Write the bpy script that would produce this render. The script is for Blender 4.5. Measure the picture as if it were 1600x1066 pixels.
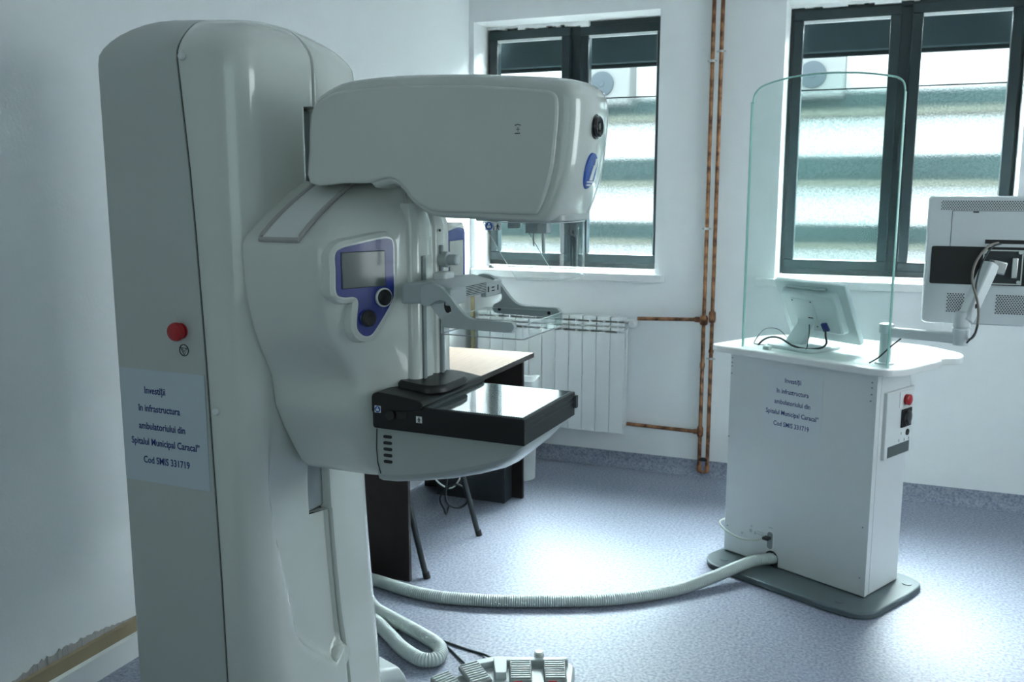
import bpy, bmesh, math, random
from math import sin, cos, pi, radians as R
from mathutils import Vector, Matrix
random.seed(7)
for o in list(bpy.data.objects): bpy.data.objects.remove(o)
scn = bpy.context.scene
COL = scn.collection

# ------------------------------------------------------------------ camera, world, light, exposure
cam_d = bpy.data.cameras.new('camera'); cam = bpy.data.objects.new('camera', cam_d); COL.objects.link(cam)
cam_d.sensor_width = 36.0; cam_d.lens = 1455.0 / 1600.0 * 36.0
cam.location = (0, 0, 1.55)
cam.rotation_euler = (R(90 - 9.21), 0, R(22.35))
cam_d.clip_start = 0.05; cam_d.clip_end = 200
cam_d.dof.use_dof = True; cam_d.dof.focus_distance = 2.25; cam_d.dof.aperture_fstop = 8.0
scn.camera = cam

world = bpy.data.worlds.new('world'); scn.world = world; world.use_nodes = True
wn = world.node_tree; bg = wn.nodes['Background']
SUN_FROM = Vector((0.07, 0.95, 0.93)).normalized()
# hazy sky, much brighter around the sun than in the opposite half
w_tc = wn.nodes.new('ShaderNodeTexCoord'); w_dot = wn.nodes.new('ShaderNodeVectorMath'); w_dot.operation = 'DOT_PRODUCT'
w_dot.inputs[1].default_value = SUN_FROM; wn.links.new(w_tc.outputs['Generated'], w_dot.inputs[0])
w_mr = wn.nodes.new('ShaderNodeMapRange'); w_mr.interpolation_type = 'SMOOTHSTEP'
w_mr.inputs[1].default_value = 0.3; w_mr.inputs[2].default_value = 0.97; w_mr.inputs[3].default_value = 3.0; w_mr.inputs[4].default_value = 17.0
wn.links.new(w_dot.outputs['Value'], w_mr.inputs[0]); wn.links.new(w_mr.outputs[0], bg.inputs[1])
bg.inputs[0].default_value = (0.87, 0.965, 1.0, 1)

sun_d = bpy.data.lights.new('sun', 'SUN'); sun = bpy.data.objects.new('sun', sun_d); COL.objects.link(sun)
sun_d.energy = 2.3; sun_d.angle = R(26); sun_d.color = (1.0, 0.99, 0.98)
sun.rotation_euler = SUN_FROM.to_track_quat('Z', 'Y').to_euler()
fl = bpy.data.lights.new('rear_fill', 'AREA'); fo = bpy.data.objects.new('rear_fill', fl); COL.objects.link(fo)
fl.shape = 'RECTANGLE'; fl.size = 2.6; fl.size_y = 1.7; fl.energy = 2.05; fl.color = (0.76, 1.0, 0.97)      # soft fill lamp added behind the camera to lift the faces turned towards it
fo.location = (0.5, -1.5, 1.75); fo.rotation_euler = (R(90), 0, 0)
fl = bpy.data.lights.new('side_fill', 'AREA'); fo = bpy.data.objects.new('side_fill', fl); COL.objects.link(fo)
fl.shape = 'RECTANGLE'; fl.size = 1.5; fl.size_y = 1.4; fl.energy = 5.0; fl.color = (0.86, 0.98, 1.0)      # fill lamp added by the right-hand wall, out of frame; no window there
fo.location = (2.28, 2.9, 1.75); fo.rotation_euler = (R(90), 0, R(90))
for i, (wx, wz) in enumerate(((-1.75, 1.79), (-0.03, 1.79))):      # sampling portals in the two window openings
    ld = bpy.data.lights.new('portal', 'AREA'); lo = bpy.data.objects.new('portal', ld); COL.objects.link(lo)
    ld.shape = 'RECTANGLE'; ld.size = 1.12; ld.size_y = 1.42; ld.cycles.is_portal = True
    lo.location = (wx, 5.26, wz); lo.rotation_euler = (R(-90), 0, 0)

scn.view_settings.view_transform = 'Standard'; scn.view_settings.look = 'None'
scn.view_settings.gamma = 1.0; scn.view_settings.use_curve_mapping = False
scn.view_settings.exposure = 2.63

# ------------------------------------------------------------------ materials
def new_mat(name):
    m = bpy.data.materials.new(name); m.use_nodes = True
    return m, m.node_tree, m.node_tree.nodes['Principled BSDF']
def mat(name, col, rough=0.5, metal=0.0, coat=0.0, bump=0.0, bscale=200.0, var=0.0, vscale=3.0, emit=None, estr=0.0):
    m, nt, p = new_mat(name); N = nt.nodes; L = nt.links
    p.inputs['Base Color'].default_value = (*col, 1); p.inputs['Roughness'].default_value = rough
    p.inputs['Metallic'].default_value = metal; p.inputs['Coat Weight'].default_value = coat; p.inputs['Coat Roughness'].default_value = 0.06
    tc = N.new('ShaderNodeTexCoord')
    n = N.new('ShaderNodeTexNoise'); n.inputs['Scale'].default_value = vscale; n.inputs['Detail'].default_value = 4
    L.new(tc.outputs['Object'], n.inputs['Vector'])
    mx = N.new('ShaderNodeMixRGB'); mx.blend_type = 'MULTIPLY'; mx.inputs[0].default_value = 1.0
    rp = N.new('ShaderNodeValToRGB'); rp.color_ramp.elements[0].position = 0.3; rp.color_ramp.elements[1].position = 0.7
    lo = 1 - max(var, 0.015); rp.color_ramp.elements[0].color = (lo, lo, lo, 1)
    L.new(n.outputs['Fac'], rp.inputs[0]); L.new(rp.outputs[0], mx.inputs[2]); mx.inputs[1].default_value = (*col, 1)
    L.new(mx.outputs[0], p.inputs['Base Color'])
    if bump:
        n2 = N.new('ShaderNodeTexNoise'); n2.inputs['Scale'].default_value = bscale; n2.inputs['Detail'].default_value = 3
        L.new(tc.outputs['Object'], n2.inputs['Vector'])
        b = N.new('ShaderNodeBump'); b.inputs['Strength'].default_value = bump; b.inputs['Distance'].default_value = 0.002
        L.new(n2.outputs['Fac'], b.inputs['Height']); L.new(b.outputs[0], p.inputs['Normal'])
    if emit:
        p.inputs['Emission Color'].default_value = (*emit, 1); p.inputs['Emission Strength'].default_value = estr
    return m
M = {}
M['wall'] = mat('wall_paint', (0.80, 0.825, 0.83), 0.55, bump=0.25, bscale=90, var=0.02, vscale=1.5)
M['ceiling'] = mat('ceiling_paint', (0.80, 0.81, 0.81), 0.8)
M['reveal'] = mat('window_reveal_plaster', (0.82, 0.83, 0.83), 0.6, bump=0.5, bscale=40, var=0.04, vscale=8)
M['shell'] = mat('machine_shell', (0.66, 0.69, 0.655), 0.2, coat=0.8, bump=0.012, bscale=300, var=0.02)
M['shell_dark'] = mat('machine_shell_grey', (0.42, 0.455, 0.45), 0.35, coat=0.2)
M['shell_matte'] = mat('machine_side_shell', (0.50, 0.53, 0.52), 0.42, coat=0.15, bump=0.06, bscale=400)
M['seam'] = mat('seam_gap', (0.03, 0.035, 0.035), 0.7)
M['grey_plastic'] = mat('grey_plastic', (0.47, 0.52, 0.53), 0.4, coat=0.1)
M['trim_grey'] = mat('rubber_trim_grey', (0.42, 0.40, 0.40), 0.55)
M['slot'] = mat('slot_liner', (0.27, 0.31, 0.32), 0.4)
M['white'] = mat('white_plastic', (0.76, 0.78, 0.78), 0.35, coat=0.1)
M['steel_white'] = mat('white_powder_coat', (0.70, 0.73, 0.73), 0.36, coat=0.25, bump=0.04, bscale=500)
M['worktop'] = mat('white_laminate', (0.80, 0.81, 0.80), 0.3, coat=0.2)
M['black'] = mat('black_plastic', (0.006, 0.006, 0.007), 0.42, coat=0.0, bump=0.08, bscale=700)
M['black_gloss'] = mat('black_gloss', (0.01, 0.01, 0.012), 0.12, coat=0.5)
M['rubber'] = mat('black_rubber', (0.02, 0.02, 0.022), 0.6)
M['blue'] = mat('navy_bezel', (0.018, 0.035, 0.24), 0.25, coat=0.4)
M['badge_blue'] = mat('badge_blue', (0.02, 0.09, 0.42), 0.3, coat=0.4)
M['screen'] = mat('dark_screen_glass', (0.085, 0.105, 0.11), 0.16, coat=0.6)
M['screen_reflection'] = mat('painted_reflection_glass', (0.5, 0.52, 0.5), 0.25, coat=0.3)  # bright room reflection painted into the far screen's colour
M['red'] = mat('red_button', (0.45, 0.012, 0.018), 0.32, coat=0.2)
M['ink'] = mat('navy_ink', (0.012, 0.03, 0.19), 0.6)
M['ink_black'] = mat('black_ink', (0.02, 0.03, 0.03), 0.6)
M['paper'] = mat('glossy_paper', (0.53, 0.60, 0.66), 0.35, coat=0.15)
M['paper_white'] = mat('white_sticker', (0.8, 0.82, 0.84), 0.4)
M['paper_con'] = mat('clear_film_sheet', (0.69, 0.73, 0.755), 0.3, coat=0.2)
M['frame'] = mat('anthracite_frame', (0.010, 0.024, 0.028), 0.4, coat=0.1)
M['rad'] = mat('radiator_enamel', (0.80, 0.82, 0.82), 0.3, coat=0.3)
M['rad_dark'] = mat('radiator_gap', (0.25, 0.28, 0.29), 0.6)
M['plate'] = mat('grey_base_plate', (0.10, 0.135, 0.145), 0.4, coat=0.1)
M['metal'] = mat('brushed_metal', (0.55, 0.56, 0.56), 0.3, metal=1.0)
M['metal_dark'] = mat('dark_metal_tube', (0.035, 0.045, 0.05), 0.35, coat=0.3)
M['desk_dark'] = mat('wenge_board', (0.022, 0.014, 0.013), 0.45, var=0.3, vscale=14)
M['hose'] = mat('grey_hose', (0.50, 0.56, 0.55), 0.4)
M['tan'] = mat('tan_foam_strip', (0.30, 0.24, 0.15), 0.8, bump=0.3, bscale=60, var=0.15, vscale=10)
M['gold'] = mat('yellow_strip', (0.42, 0.36, 0.2), 0.4, var=0.1)
M['bag'] = mat('black_bin_bag', (0.03, 0.036, 0.04), 0.3, coat=0.3, bump=0.8, bscale=25)
M['box_dark'] = mat('charcoal_box', (0.03, 0.037, 0.042), 0.5)
M['liner'] = mat('white_bin_liner', (0.72, 0.75, 0.76), 0.35, bump=0.8, bscale=30)
M['pedal_grey'] = mat('pedal_tread', (0.22, 0.23, 0.23), 0.6)
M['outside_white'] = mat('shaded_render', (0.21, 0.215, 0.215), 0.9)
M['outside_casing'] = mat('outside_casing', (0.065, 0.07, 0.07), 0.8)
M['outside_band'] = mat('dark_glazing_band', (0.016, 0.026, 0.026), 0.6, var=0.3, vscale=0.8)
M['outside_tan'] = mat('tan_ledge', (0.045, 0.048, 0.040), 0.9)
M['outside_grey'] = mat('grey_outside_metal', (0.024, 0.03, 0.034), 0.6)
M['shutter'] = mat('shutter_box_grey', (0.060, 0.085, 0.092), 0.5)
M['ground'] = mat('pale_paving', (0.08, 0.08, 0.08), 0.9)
M['cable'] = mat('dark_cable', (0.02, 0.03, 0.035), 0.5)
M['cable_grey'] = mat('taupe_cable', (0.22, 0.2, 0.18), 0.5)
M['cable_white'] = mat('white_cable', (0.6, 0.62, 0.56), 0.45)
M['vga_blue'] = mat('blue_plug', (0.01, 0.03, 0.25), 0.4)
M['label_dark'] = mat('grey_rating_plate', (0.09, 0.11, 0.11), 0.4)
M['silverwhite'] = mat('silver_white_plastic', (0.66, 0.71, 0.73), 0.35, coat=0.1)

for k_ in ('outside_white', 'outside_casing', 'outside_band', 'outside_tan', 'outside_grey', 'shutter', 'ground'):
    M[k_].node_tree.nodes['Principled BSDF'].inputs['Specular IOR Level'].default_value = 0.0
# floor vinyl: speckled blue-grey
m, nt, p = new_mat('speckled_vinyl'); N = nt.nodes; L = nt.links
tc = N.new('ShaderNodeTexCoord')
v1 = N.new('ShaderNodeTexVoronoi'); v1.inputs['Scale'].default_value = 170
v2 = N.new('ShaderNodeTexNoise'); v2.inputs['Scale'].default_value = 95; v2.inputs['Detail'].default_value = 5
v3 = N.new('ShaderNodeTexNoise'); v3.inputs['Scale'].default_value = 1.2; v3.inputs['Detail'].default_value = 3
for v in (v1, v2, v3): L.new(tc.outputs['Object'], v.inputs['Vector'])
r1 = N.new('ShaderNodeValToRGB'); e = r1.color_ramp.elements
e[0].position = 0.34; e[0].color = (0.15, 0.175, 0.25, 1); e[1].position = 0.64; e[1].color = (0.33, 0.35, 0.42, 1)
e2 = e.new(0.5); e2.color = (0.25, 0.275, 0.35, 1)
L.new(v2.outputs['Fac'], r1.inputs[0])
r2 = N.new('ShaderNodeValToRGB'); e = r2.color_ramp.elements
e[0].position = 0.05; e[0].color = (0.78, 0.80, 0.88, 1); e[1].position = 0.3; e[1].color = (1, 1, 1, 1)
L.new(v1.outputs['Distance'], r2.inputs[0])
mx = N.new('ShaderNodeMixRGB'); mx.blend_type = 'MULTIPLY'; mx.inputs[0].default_value = 1
L.new(r1.outputs[0], mx.inputs[1]); L.new(r2.outputs[0], mx.inputs[2])
L.new(mx.outputs[0], p.inputs['Base Color'])
rr = N.new('ShaderNodeMapRange'); rr.inputs[3].default_value = 0.40; rr.inputs[4].default_value = 0.52
L.new(v3.outputs['Fac'], rr.inputs[0]); L.new(rr.outputs[0], p.inputs['Roughness'])
bm_ = N.new('ShaderNodeBump'); bm_.inputs['Strength'].default_value = 0.15; bm_.inputs['Distance'].default_value = 0.001
L.new(v2.outputs['Fac'], bm_.inputs['Height']); L.new(bm_.outputs[0], p.inputs['Normal'])
M['floor'] = m

# copper with patina
m, nt, p = new_mat('tarnished_copper'); N = nt.nodes; L = nt.links
tc = N.new('ShaderNodeTexCoord'); n = N.new('ShaderNodeTexNoise'); n.inputs['Scale'].default_value = 22; n.inputs['Detail'].default_value = 6
L.new(tc.outputs['Object'], n.inputs['Vector'])
r = N.new('ShaderNodeValToRGB'); e = r.color_ramp.elements
e[0].position = 0.35; e[0].color = (0.09, 0.035, 0.02, 1); e[1].position = 0.62; e[1].color = (0.42, 0.20, 0.10, 1)
L.new(n.outputs['Fac'], r.inputs[0]); L.new(r.outputs[0], p.inputs['Base Color'])
p.inputs['Metallic'].default_value = 0.6; p.inputs['Roughness'].default_value = 0.42
M['copper'] = m

# desk top: pale oak
m, nt, p = new_mat('pale_oak_laminate'); N = nt.nodes; L = nt.links
tc = N.new('ShaderNodeTexCoord'); mp = N.new('ShaderNodeMapping'); mp.inputs['Scale'].default_value = (40, 2, 2)
n = N.new('ShaderNodeTexNoise'); n.inputs['Scale'].default_value = 3; n.inputs['Detail'].default_value = 6
L.new(tc.outputs['Object'], mp.inputs[0]); L.new(mp.outputs[0], n.inputs['Vector'])
r = N.new('ShaderNodeValToRGB'); e = r.color_ramp.elements
e[0].color = (0.17, 0.12, 0.09, 1); e[1].color = (0.26, 0.19, 0.15, 1)
L.new(n.outputs['Fac'], r.inputs[0]); L.new(r.outputs[0], p.inputs['Base Color']); p.inputs['Roughness'].default_value = 0.6; p.inputs['Specular IOR Level'].default_value = 0.12
M['oak'] = m

# ribbed carbon detector cover: glossy with fine ridges
m, nt, p = new_mat('ribbed_detector_cover'); N = nt.nodes; L = nt.links
tc = N.new('ShaderNodeTexCoord'); w = N.new('ShaderNodeTexWave'); w.wave_type = 'BANDS'; w.bands_direction = 'X'; w.inputs['Scale'].default_value = 55
L.new(tc.outputs['Object'], w.inputs['Vector'])
r = N.new('ShaderNodeValToRGB'); e = r.color_ramp.elements
e[0].color = (0.10, 0.15, 0.17, 1); e[1].color = (0.42, 0.47, 0.48, 1)
L.new(w.outputs['Fac'], r.inputs[0]); L.new(r.outputs[0], p.inputs['Base Color'])
p.inputs['Roughness'].default_value = 0.07; p.inputs['IOR'].default_value = 2.4; p.inputs['Coat Weight'].default_value = 1.0
b = N.new('ShaderNodeBump'); b.inputs['Strength'].default_value = 0.12; b.inputs['Distance'].default_value = 0.0002
L.new(w.outputs['Fac'], b.inputs['Height']); L.new(b.outputs[0], p.inputs['Normal'])
M['ribbed'] = m

def clear_mat(name, tint, refl=1.0, rough=0.02):
    m = bpy.data.materials.new(name); m.use_nodes = True; nt = m.node_tree; N = nt.nodes; L = nt.links
    N.remove(N['Principled BSDF']); out = N['Material Output']
    t = N.new('ShaderNodeBsdfTransparent'); t.inputs[0].default_value = (*tint, 1)
    g = N.new('ShaderNodeBsdfGlossy'); g.inputs['Roughness'].default_value = rough; g.inputs[0].default_value = (0.95, 1, 1, 1)
    f = N.new('ShaderNodeFresnel'); f.inputs[0].default_value = 1.45
    mm = N.new('ShaderNodeMath'); mm.operation = 'MULTIPLY'; mm.inputs[1].default_value = refl
    ge = N.new('ShaderNodeNewGeometry'); fr_ = N.new('ShaderNodeMath'); fr_.operation = 'SUBTRACT'; fr_.inputs[0].default_value = 1.0   # reflect on the outer face only
    L.new(ge.outputs['Backfacing'], fr_.inputs[1]); m3 = N.new('ShaderNodeMath'); m3.operation = 'MULTIPLY'; m3.use_clamp = True
    mx = N.new('ShaderNodeMixShader'); L.new(f.outputs[0], mm.inputs[0]); L.new(mm.outputs[0], m3.inputs[0]); L.new(fr_.outputs[0], m3.inputs[1]); L.new(m3.outputs[0], mx.inputs[0])
    L.new(t.outputs[0], mx.inputs[1]); L.new(g.outputs[0], mx.inputs[2]); L.new(mx.outputs[0], out.inputs[0])
    return m
M['pane'] = clear_mat('window_glass', (0.93, 0.97, 0.97), 0.6)
M['lead_glass'] = clear_mat('lead_glass', (0.90, 0.957, 0.945), 0.55)
M['glass_edge'] = mat('green_glass_edge', (0.34, 0.62, 0.56), 0.12, coat=1.0)
M['acrylic'] = clear_mat('clear_acrylic', (0.97, 0.98, 0.98), 1.0)
M['acrylic_edge'] = mat('acrylic_edge', (0.36, 0.37, 0.38), 0.2, coat=0.5)
# frosted film
m = bpy.data.materials.new('frosted_film'); m.use_nodes = True; nt = m.node_tree; N = nt.nodes; L = nt.links
N.remove(N['Principled BSDF']); out = N['Material Output']
tc = N.new('ShaderNodeTexCoord'); n = N.new('ShaderNodeTexNoise'); n.inputs['Scale'].default_value = 120; n.inputs['Detail'].default_value = 3
L.new(tc.outputs['Object'], n.inputs['Vector'])
b = N.new('ShaderNodeBump'); b.inputs['Strength'].default_value = 1.0; b.inputs['Distance'].default_value = 0.0012
L.new(n.outputs['Fac'], b.inputs['Height'])
rf = N.new('ShaderNodeBsdfRefraction'); rf.inputs['IOR'].default_value = 1.05; rf.inputs['Roughness'].default_value = 0.24
fr1 = N.new('ShaderNodeValToRGB'); fr1.color_ramp.elements[0].position = 0.38; fr1.color_ramp.elements[0].color = (0.68, 0.76, 0.76, 1); fr1.color_ramp.elements[1].position = 0.58; fr1.color_ramp.elements[1].color = (0.97, 1, 1, 1)
L.new(n.outputs['Fac'], fr1.inputs[0]); L.new(fr1.outputs[0], rf.inputs[0]); L.new(b.outputs[0], rf.inputs['Normal'])
tl = N.new('ShaderNodeBsdfTranslucent'); tl.inputs[0].default_value = (0.85, 0.93, 0.93, 1)
tp = N.new('ShaderNodeBsdfTransparent'); tp.inputs[0].default_value = (0.88, 0.95, 0.95, 1)
m1 = N.new('ShaderNodeMixShader'); m1.inputs[0].default_value = 0.003; L.new(rf.outputs[0], m1.inputs[1]); L.new(tl.outputs[0], m1.inputs[2])
m2 = N.new('ShaderNodeMixShader'); m2.inputs[0].default_value = 0.30; L.new(m1.outputs[0], m2.inputs[1]); L.new(tp.outputs[0], m2.inputs[2])
L.new(m2.outputs[0], out.inputs[0]); M['frost'] = m

# perforated metal look (dots) for monitor vents: built as geometry below

# ------------------------------------------------------------------ mesh helpers
def link(name, bm, material, parent=None, smooth=True, ang=35, bevel=0.0, seg=2, sub=0, loc=None, rot=None):
    bmesh.ops.recalc_face_normals(bm, faces=bm.faces)
    me = bpy.data.meshes.new(name); bm.to_mesh(me); bm.free()
    mats = material if isinstance(material, (list, tuple)) else [material]
    for k in mats: me.materials.append(M[k])
    if smooth:
        for p in me.polygons: p.use_smooth = True
        me.set_sharp_from_angle(angle=R(ang))
    if smooth:
        for p in me.polygons:
            if len(p.vertices) > 8: p.use_smooth = False
    o = bpy.data.objects.new(name, me); COL.objects.link(o)
    if loc is not None: o.location = loc
    if rot is not None: o.rotation_euler = rot
    if parent is not None: o.parent = parent
    if bevel > 0:
        b = o.modifiers.new('bevel', 'BEVEL'); b.width = bevel; b.segments = seg; b.limit_method = 'ANGLE'; b.angle_limit = R(30)
        b.harden_normals = False
    if sub:
        s = o.modifiers.new('sub', 'SUBSURF'); s.levels = sub; s.render_levels = sub
    return o
def tag(o, label=None, cat=None, group=None, kind=None):
    if label: o['label'] = label
    if cat: o['category'] = cat
    if group: o['group'] = group
    if kind: o['kind'] = kind
    return o
def thing(name, label, cat, loc=(0, 0, 0), rz=0.0, group=None):
    o = bpy.data.objects.new(name, None); COL.objects.link(o); o.empty_display_size = 0.1
    o.location = loc; o.rotation_euler = (0, 0, rz)
    return tag(o, label, cat, group)
def nb(): return bmesh.new()
def box(bm, x0, x1, y0, y1, z0, z1, mi=0):
    vs = [bm.verts.new(c) for c in ((x0, y0, z0), (x1, y0, z0), (x1, y1, z0), (x0, y1, z0), (x0, y0, z1), (x1, y0, z1), (x1, y1, z1), (x0, y1, z1))]
    for f in ((0, 3, 2, 1), (4, 5, 6, 7), (0, 1, 5, 4), (1, 2, 6, 5), (2, 3, 7, 6), (3, 0, 4, 7)):
        bm.faces.new([vs[i] for i in f]).material_index = mi
    return bm
def xform(bm, mtx, start=0):
    bm.verts.ensure_lookup_table()
    for v in bm.verts[start:]: v.co = mtx @ v.co
def loft(bm, rings, cap0=True, cap1=True, closed=True, mi=0):
    vr = [[bm.verts.new(p) for p in r] for r in rings]
    n = len(vr[0])
    for a, b in zip(vr, vr[1:]):
        for i in range(n if closed else n - 1):
            j = (i + 1) % n
            try: bm.faces.new((a[i], a[j], b[j], b[i])).material_index = mi
            except ValueError: pass
    if cap0: bm.faces.new(list(reversed(vr[0]))).material_index = mi
    if cap1: bm.faces.new(vr[-1]).material_index = mi
    return bm
def prism(bm, pts, a0, a1, axis='y', mi=0):
    """pts 2D: axis y -> (x,z); z -> (x,y); x -> (y,z)"""
    def P(p, a):
        return {'y': (p[0], a, p[1]), 'z': (p[0], p[1], a), 'x': (a, p[0], p[1])}[axis]
    return loft(bm, [[P(p, a0) for p in pts], [P(p, a1) for p in pts]], mi=mi)
def round_poly(pts, r, n=5):
    out = []; m = len(pts)
    for i in range(m):
        rr = r[i] if isinstance(r, (list, tuple)) else r
        p = Vector(pts[i]); a = Vector(pts[i - 1]); b = Vector(pts[(i + 1) % m])
        da = (a - p); db = (b - p)
        k = min(rr, da.length * 0.49, db.length * 0.49)
        if k < 1e-5: out.append(tuple(p)); continue
        A = p + da.normalized() * k; B = p + db.normalized() * k
        for t in range(n + 1):
            s = t / n; q = A * (1 - s) ** 2 + p * 2 * s * (1 - s) + B * s * s
            out.append(tuple(q))
    return out
def catmull(pts, n=8, closed=False):
    P = [Vector(p) for p in pts]; out = []; m = len(P)
    rng = range(m) if closed else range(m - 1)
    for i in rng:
        if closed: p0, p1, p2, p3 = P[(i - 1) % m], P[i], P[(i + 1) % m], P[(i + 2) % m]
        else: p0, p1, p2, p3 = P[max(i - 1, 0)], P[i], P[i + 1], P[min(i + 2, m - 1)]
        for k in range(n):
            t = k / n
            out.append(0.5 * ((2 * p1) + (-p0 + p2) * t + (2 * p0 - 5 * p1 + 4 * p2 - p3) * t * t + (-p0 + 3 * p1 - 3 * p2 + p3) * t ** 3))
    if not closed: out.append(P[-1].copy())
    return out
def tube(bm, path, r, n=10, cap=True, closed=False, mi=0):
    P = [Vector(p) for p in path]; m = len(P); rings = []
    rf = r if callable(r) else (lambda i: r)
    up = None
    for i in range(m):
        if closed: t = (P[(i + 1) % m] - P[i - 1]).normalized()
        else: t = (P[min(i + 1, m - 1)] - P[max(i - 1, 0)]).normalized()
        if up is None:
            up = Vector((0, 0, 1)) if abs(t.z) < 0.9 else Vector((1, 0, 0))
        s = t.cross(up)
        if s.length < 1e-6: s = t.orthogonal()
        s.normalize(); up = s.cross(t).normalized(); q = rf(i)
        rings.append([P[i] + (s * cos(2 * pi * k / n) + up * sin(2 * pi * k / n)) * q for k in range(n)])
    if closed: rings.append(rings[0]); cap = False
    return loft(bm, rings, cap, cap, mi=mi)
def lathe(bm, prof, n=32, c=(0, 0, 0), axis='z', mi=0):
    rings = []
    for (r, h) in prof:
        ring = []
        for k in range(n):
            a = 2 * pi * k / n; x, y = r * cos(a), r * sin(a)
            q = {'z': (x, y, h), 'y': (x, -h, y), 'x': (h, x, y)}[axis]
            ring.append((c[0] + q[0], c[1] + q[1], c[2] + q[2]))
        rings.append(ring)
    return loft(bm, rings, prof[0][0] > 1e-6, prof[-1][0] > 1e-6, mi=mi)
def interp(tab, x):
    if x <= tab[0][0]: return tab[0][1]
    for (a, u), (b, v) in zip(tab, tab[1:]):
        if x <= b:
            t = (x - a) / (b - a); return u + (v - u) * t
    return tab[-1][1]
def smooth(a, b, x):
    t = max(0, min(1, (x - a) / (b - a))); return t * t * (3 - 2 * t)
def sinterp(tab, x):
    # monotone-ish cubic through the table
    n = len(tab)
    if x <= tab[0][0]: return tab[0][1]
    if x >= tab[-1][0]: return tab[-1][1]
    for i in range(n - 1):
        if x <= tab[i + 1][0]:
            x0, y0 = tab[i]; x1, y1 = tab[i + 1]
            def sl(k):
                a = max(k - 1, 0); b = min(k + 1, n - 1); return (tab[b][1] - tab[a][1]) / (tab[b][0] - tab[a][0])
            h = x1 - x0; t = (x - x0) / h; m0 = sl(i) * h; m1 = sl(i + 1) * h
            return (2*t**3-3*t*t+1)*y0 + (t**3-2*t*t+t)*m0 + (-2*t**3+3*t*t)*y1 + (t**3-t*t)*m1
def text_mesh(name, s, size, mtx, material, parent, width=None, thick=0.0004, bold=0.0):
    cu = bpy.data.curves.new(name, 'FONT'); cu.body = s; cu.size = size; cu.align_x = 'CENTER'; cu.align_y = 'CENTER'
    cu.extrude = thick / 2; cu.offset = bold; cu.resolution_u = 3
    to = bpy.data.objects.new(name, cu); COL.objects.link(to)
    bpy.context.view_layer.update()
    me = bpy.data.meshes.new_from_object(to.evaluated_get(bpy.context.evaluated_depsgraph_get()))
    bpy.data.objects.remove(to)
    xs = [v.co.x for v in me.vertices]; w = max(xs) - min(xs)
    k = (width / w) if width else 1.0
    for v in me.vertices: v.co = mtx @ Vector((v.co.x * k, v.co.y, v.co.z))
    me.materials.clear(); me.materials.append(M[material])
    if parent is None: return me, k
    o = bpy.data.objects.new(name, me); COL.objects.link(o); o.parent = parent
    return o
def lettering(name, lines, size, material, parent, basis, k=1.0, bold=0.00035):
    """lines: (text, a, b) centre positions in the plane; basis maps (a, b, out) -> local; one mesh per line"""
    for s, a, b in lines:
        me, _ = text_mesh('t', s, size, Matrix.Identity(4), material, None, bold=bold)
        bm = nb(); bm.from_mesh(me)
        for v in bm.verts: v.co = basis(a + v.co.x * k, b + v.co.y, v.co.z)
        bpy.data.meshes.remove(me)
        link(name, bm, material, parent, smooth=False)

# ------------------------------------------------------------------ the room
XL, YB, XR, YF, ZC = -2.31, 4.98, 2.3, -1.6, 2.95
WT = 0.36   # window wall thickness
OP = [(-2.285, -1.205), (-0.578, 0.515)]; ZS, ZT = 1.085, 2.488
def struct(name, bm, m, **k): return tag(link(name, bm, m, **k), kind='structure')
bm = nb(); box(bm, XL - 0.2, XR + 0.2, YF - 0.2, YB + WT, -0.12, 0); struct('floor', bm, 'floor', smooth=False)
bm = nb(); box(bm, XL - 0.2, XR + 0.2, YF - 0.2, YB + WT, ZC, ZC + 0.15); struct('ceiling', bm, 'ceiling', smooth=False)
bm = nb(); box(bm, XL - 0.2, XL, YF, YB, 0, ZC); struct('wall_left', bm, 'wall', smooth=False)
bm = nb(); box(bm, XR, XR + 0.2, YF, YB, 0, ZC); struct('wall_right', bm, 'wall', smooth=False)
bm = nb(); box(bm, XL - 0.2, XR + 0.2, YF - 0.2, YF, 0, ZC); struct('wall_front', bm, 'wall', smooth=False)
bm = nb()
xs = [XL - 0.2, OP[0][0], OP[0][1], OP[1][0], OP[1][1], XR + 0.2]
for a, b in ((0, 1), (2, 3), (4, 5)): box(bm, xs[a], xs[b], YB, YB + WT, 0, ZC)
for a, b in OP:
    box(bm, a, b, YB, YB + WT, 0, ZS); box(bm, a, b, YB, YB + WT, ZT, ZC)
struct('wall_back', bm, 'wall', smooth=False)
# coved vinyl skirting on the window wall
bm = nb(); prof = [(0, 0), (0, 0.082), (-0.004, 0.082), (-0.006, 0.05)] + [(-0.006 - 0.044 * (1 - cos(t * pi / 12)), 0.05 - 0.048 * sin(t * pi / 12)) for t in range(1, 7)] + [(-0.05, 0)]
loft(bm, [[(x, YB + p[0], p[1]) for p in prof] for x in (XL + 0.03, XR)]); struct('baseboard_back', bm, 'floor')
# cable trunking on the left wall
bm = nb(); box(bm, XL, XL + 0.036, YF, YB - 0.02, 0, 0.075); box(bm, XL, XL + 0.042, YF, YB - 0.02, 0.075, 0.083)
struct('baseboard_left', bm, 'white', smooth=False)
bm = nb(); box(bm, XL, XL + 0.022, YF, YB - 0.02, 0.083, 0.125); struct('trim_1', bm, 'tan', smooth=False)
# damaged plaster above the strip
bm = nb()
ys = [1.70 + 0.55 * k / 60 for k in range(61)]; hs = [0.127 + 0.030 * sin(pi * k / 60) ** 1.5 * random.uniform(.55, 1.1) for k in range(61)]
for k in range(60):
    d = 0.003 + 0.003 * random.random()
    prism(bm, [(ys[k], 0.122), (ys[k + 1], 0.122), (ys[k + 1], hs[k + 1]), (ys[k], hs[k])], XL, XL + d, axis='x')
struct('trim_2', bm, 'trim_grey', smooth=False)

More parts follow.
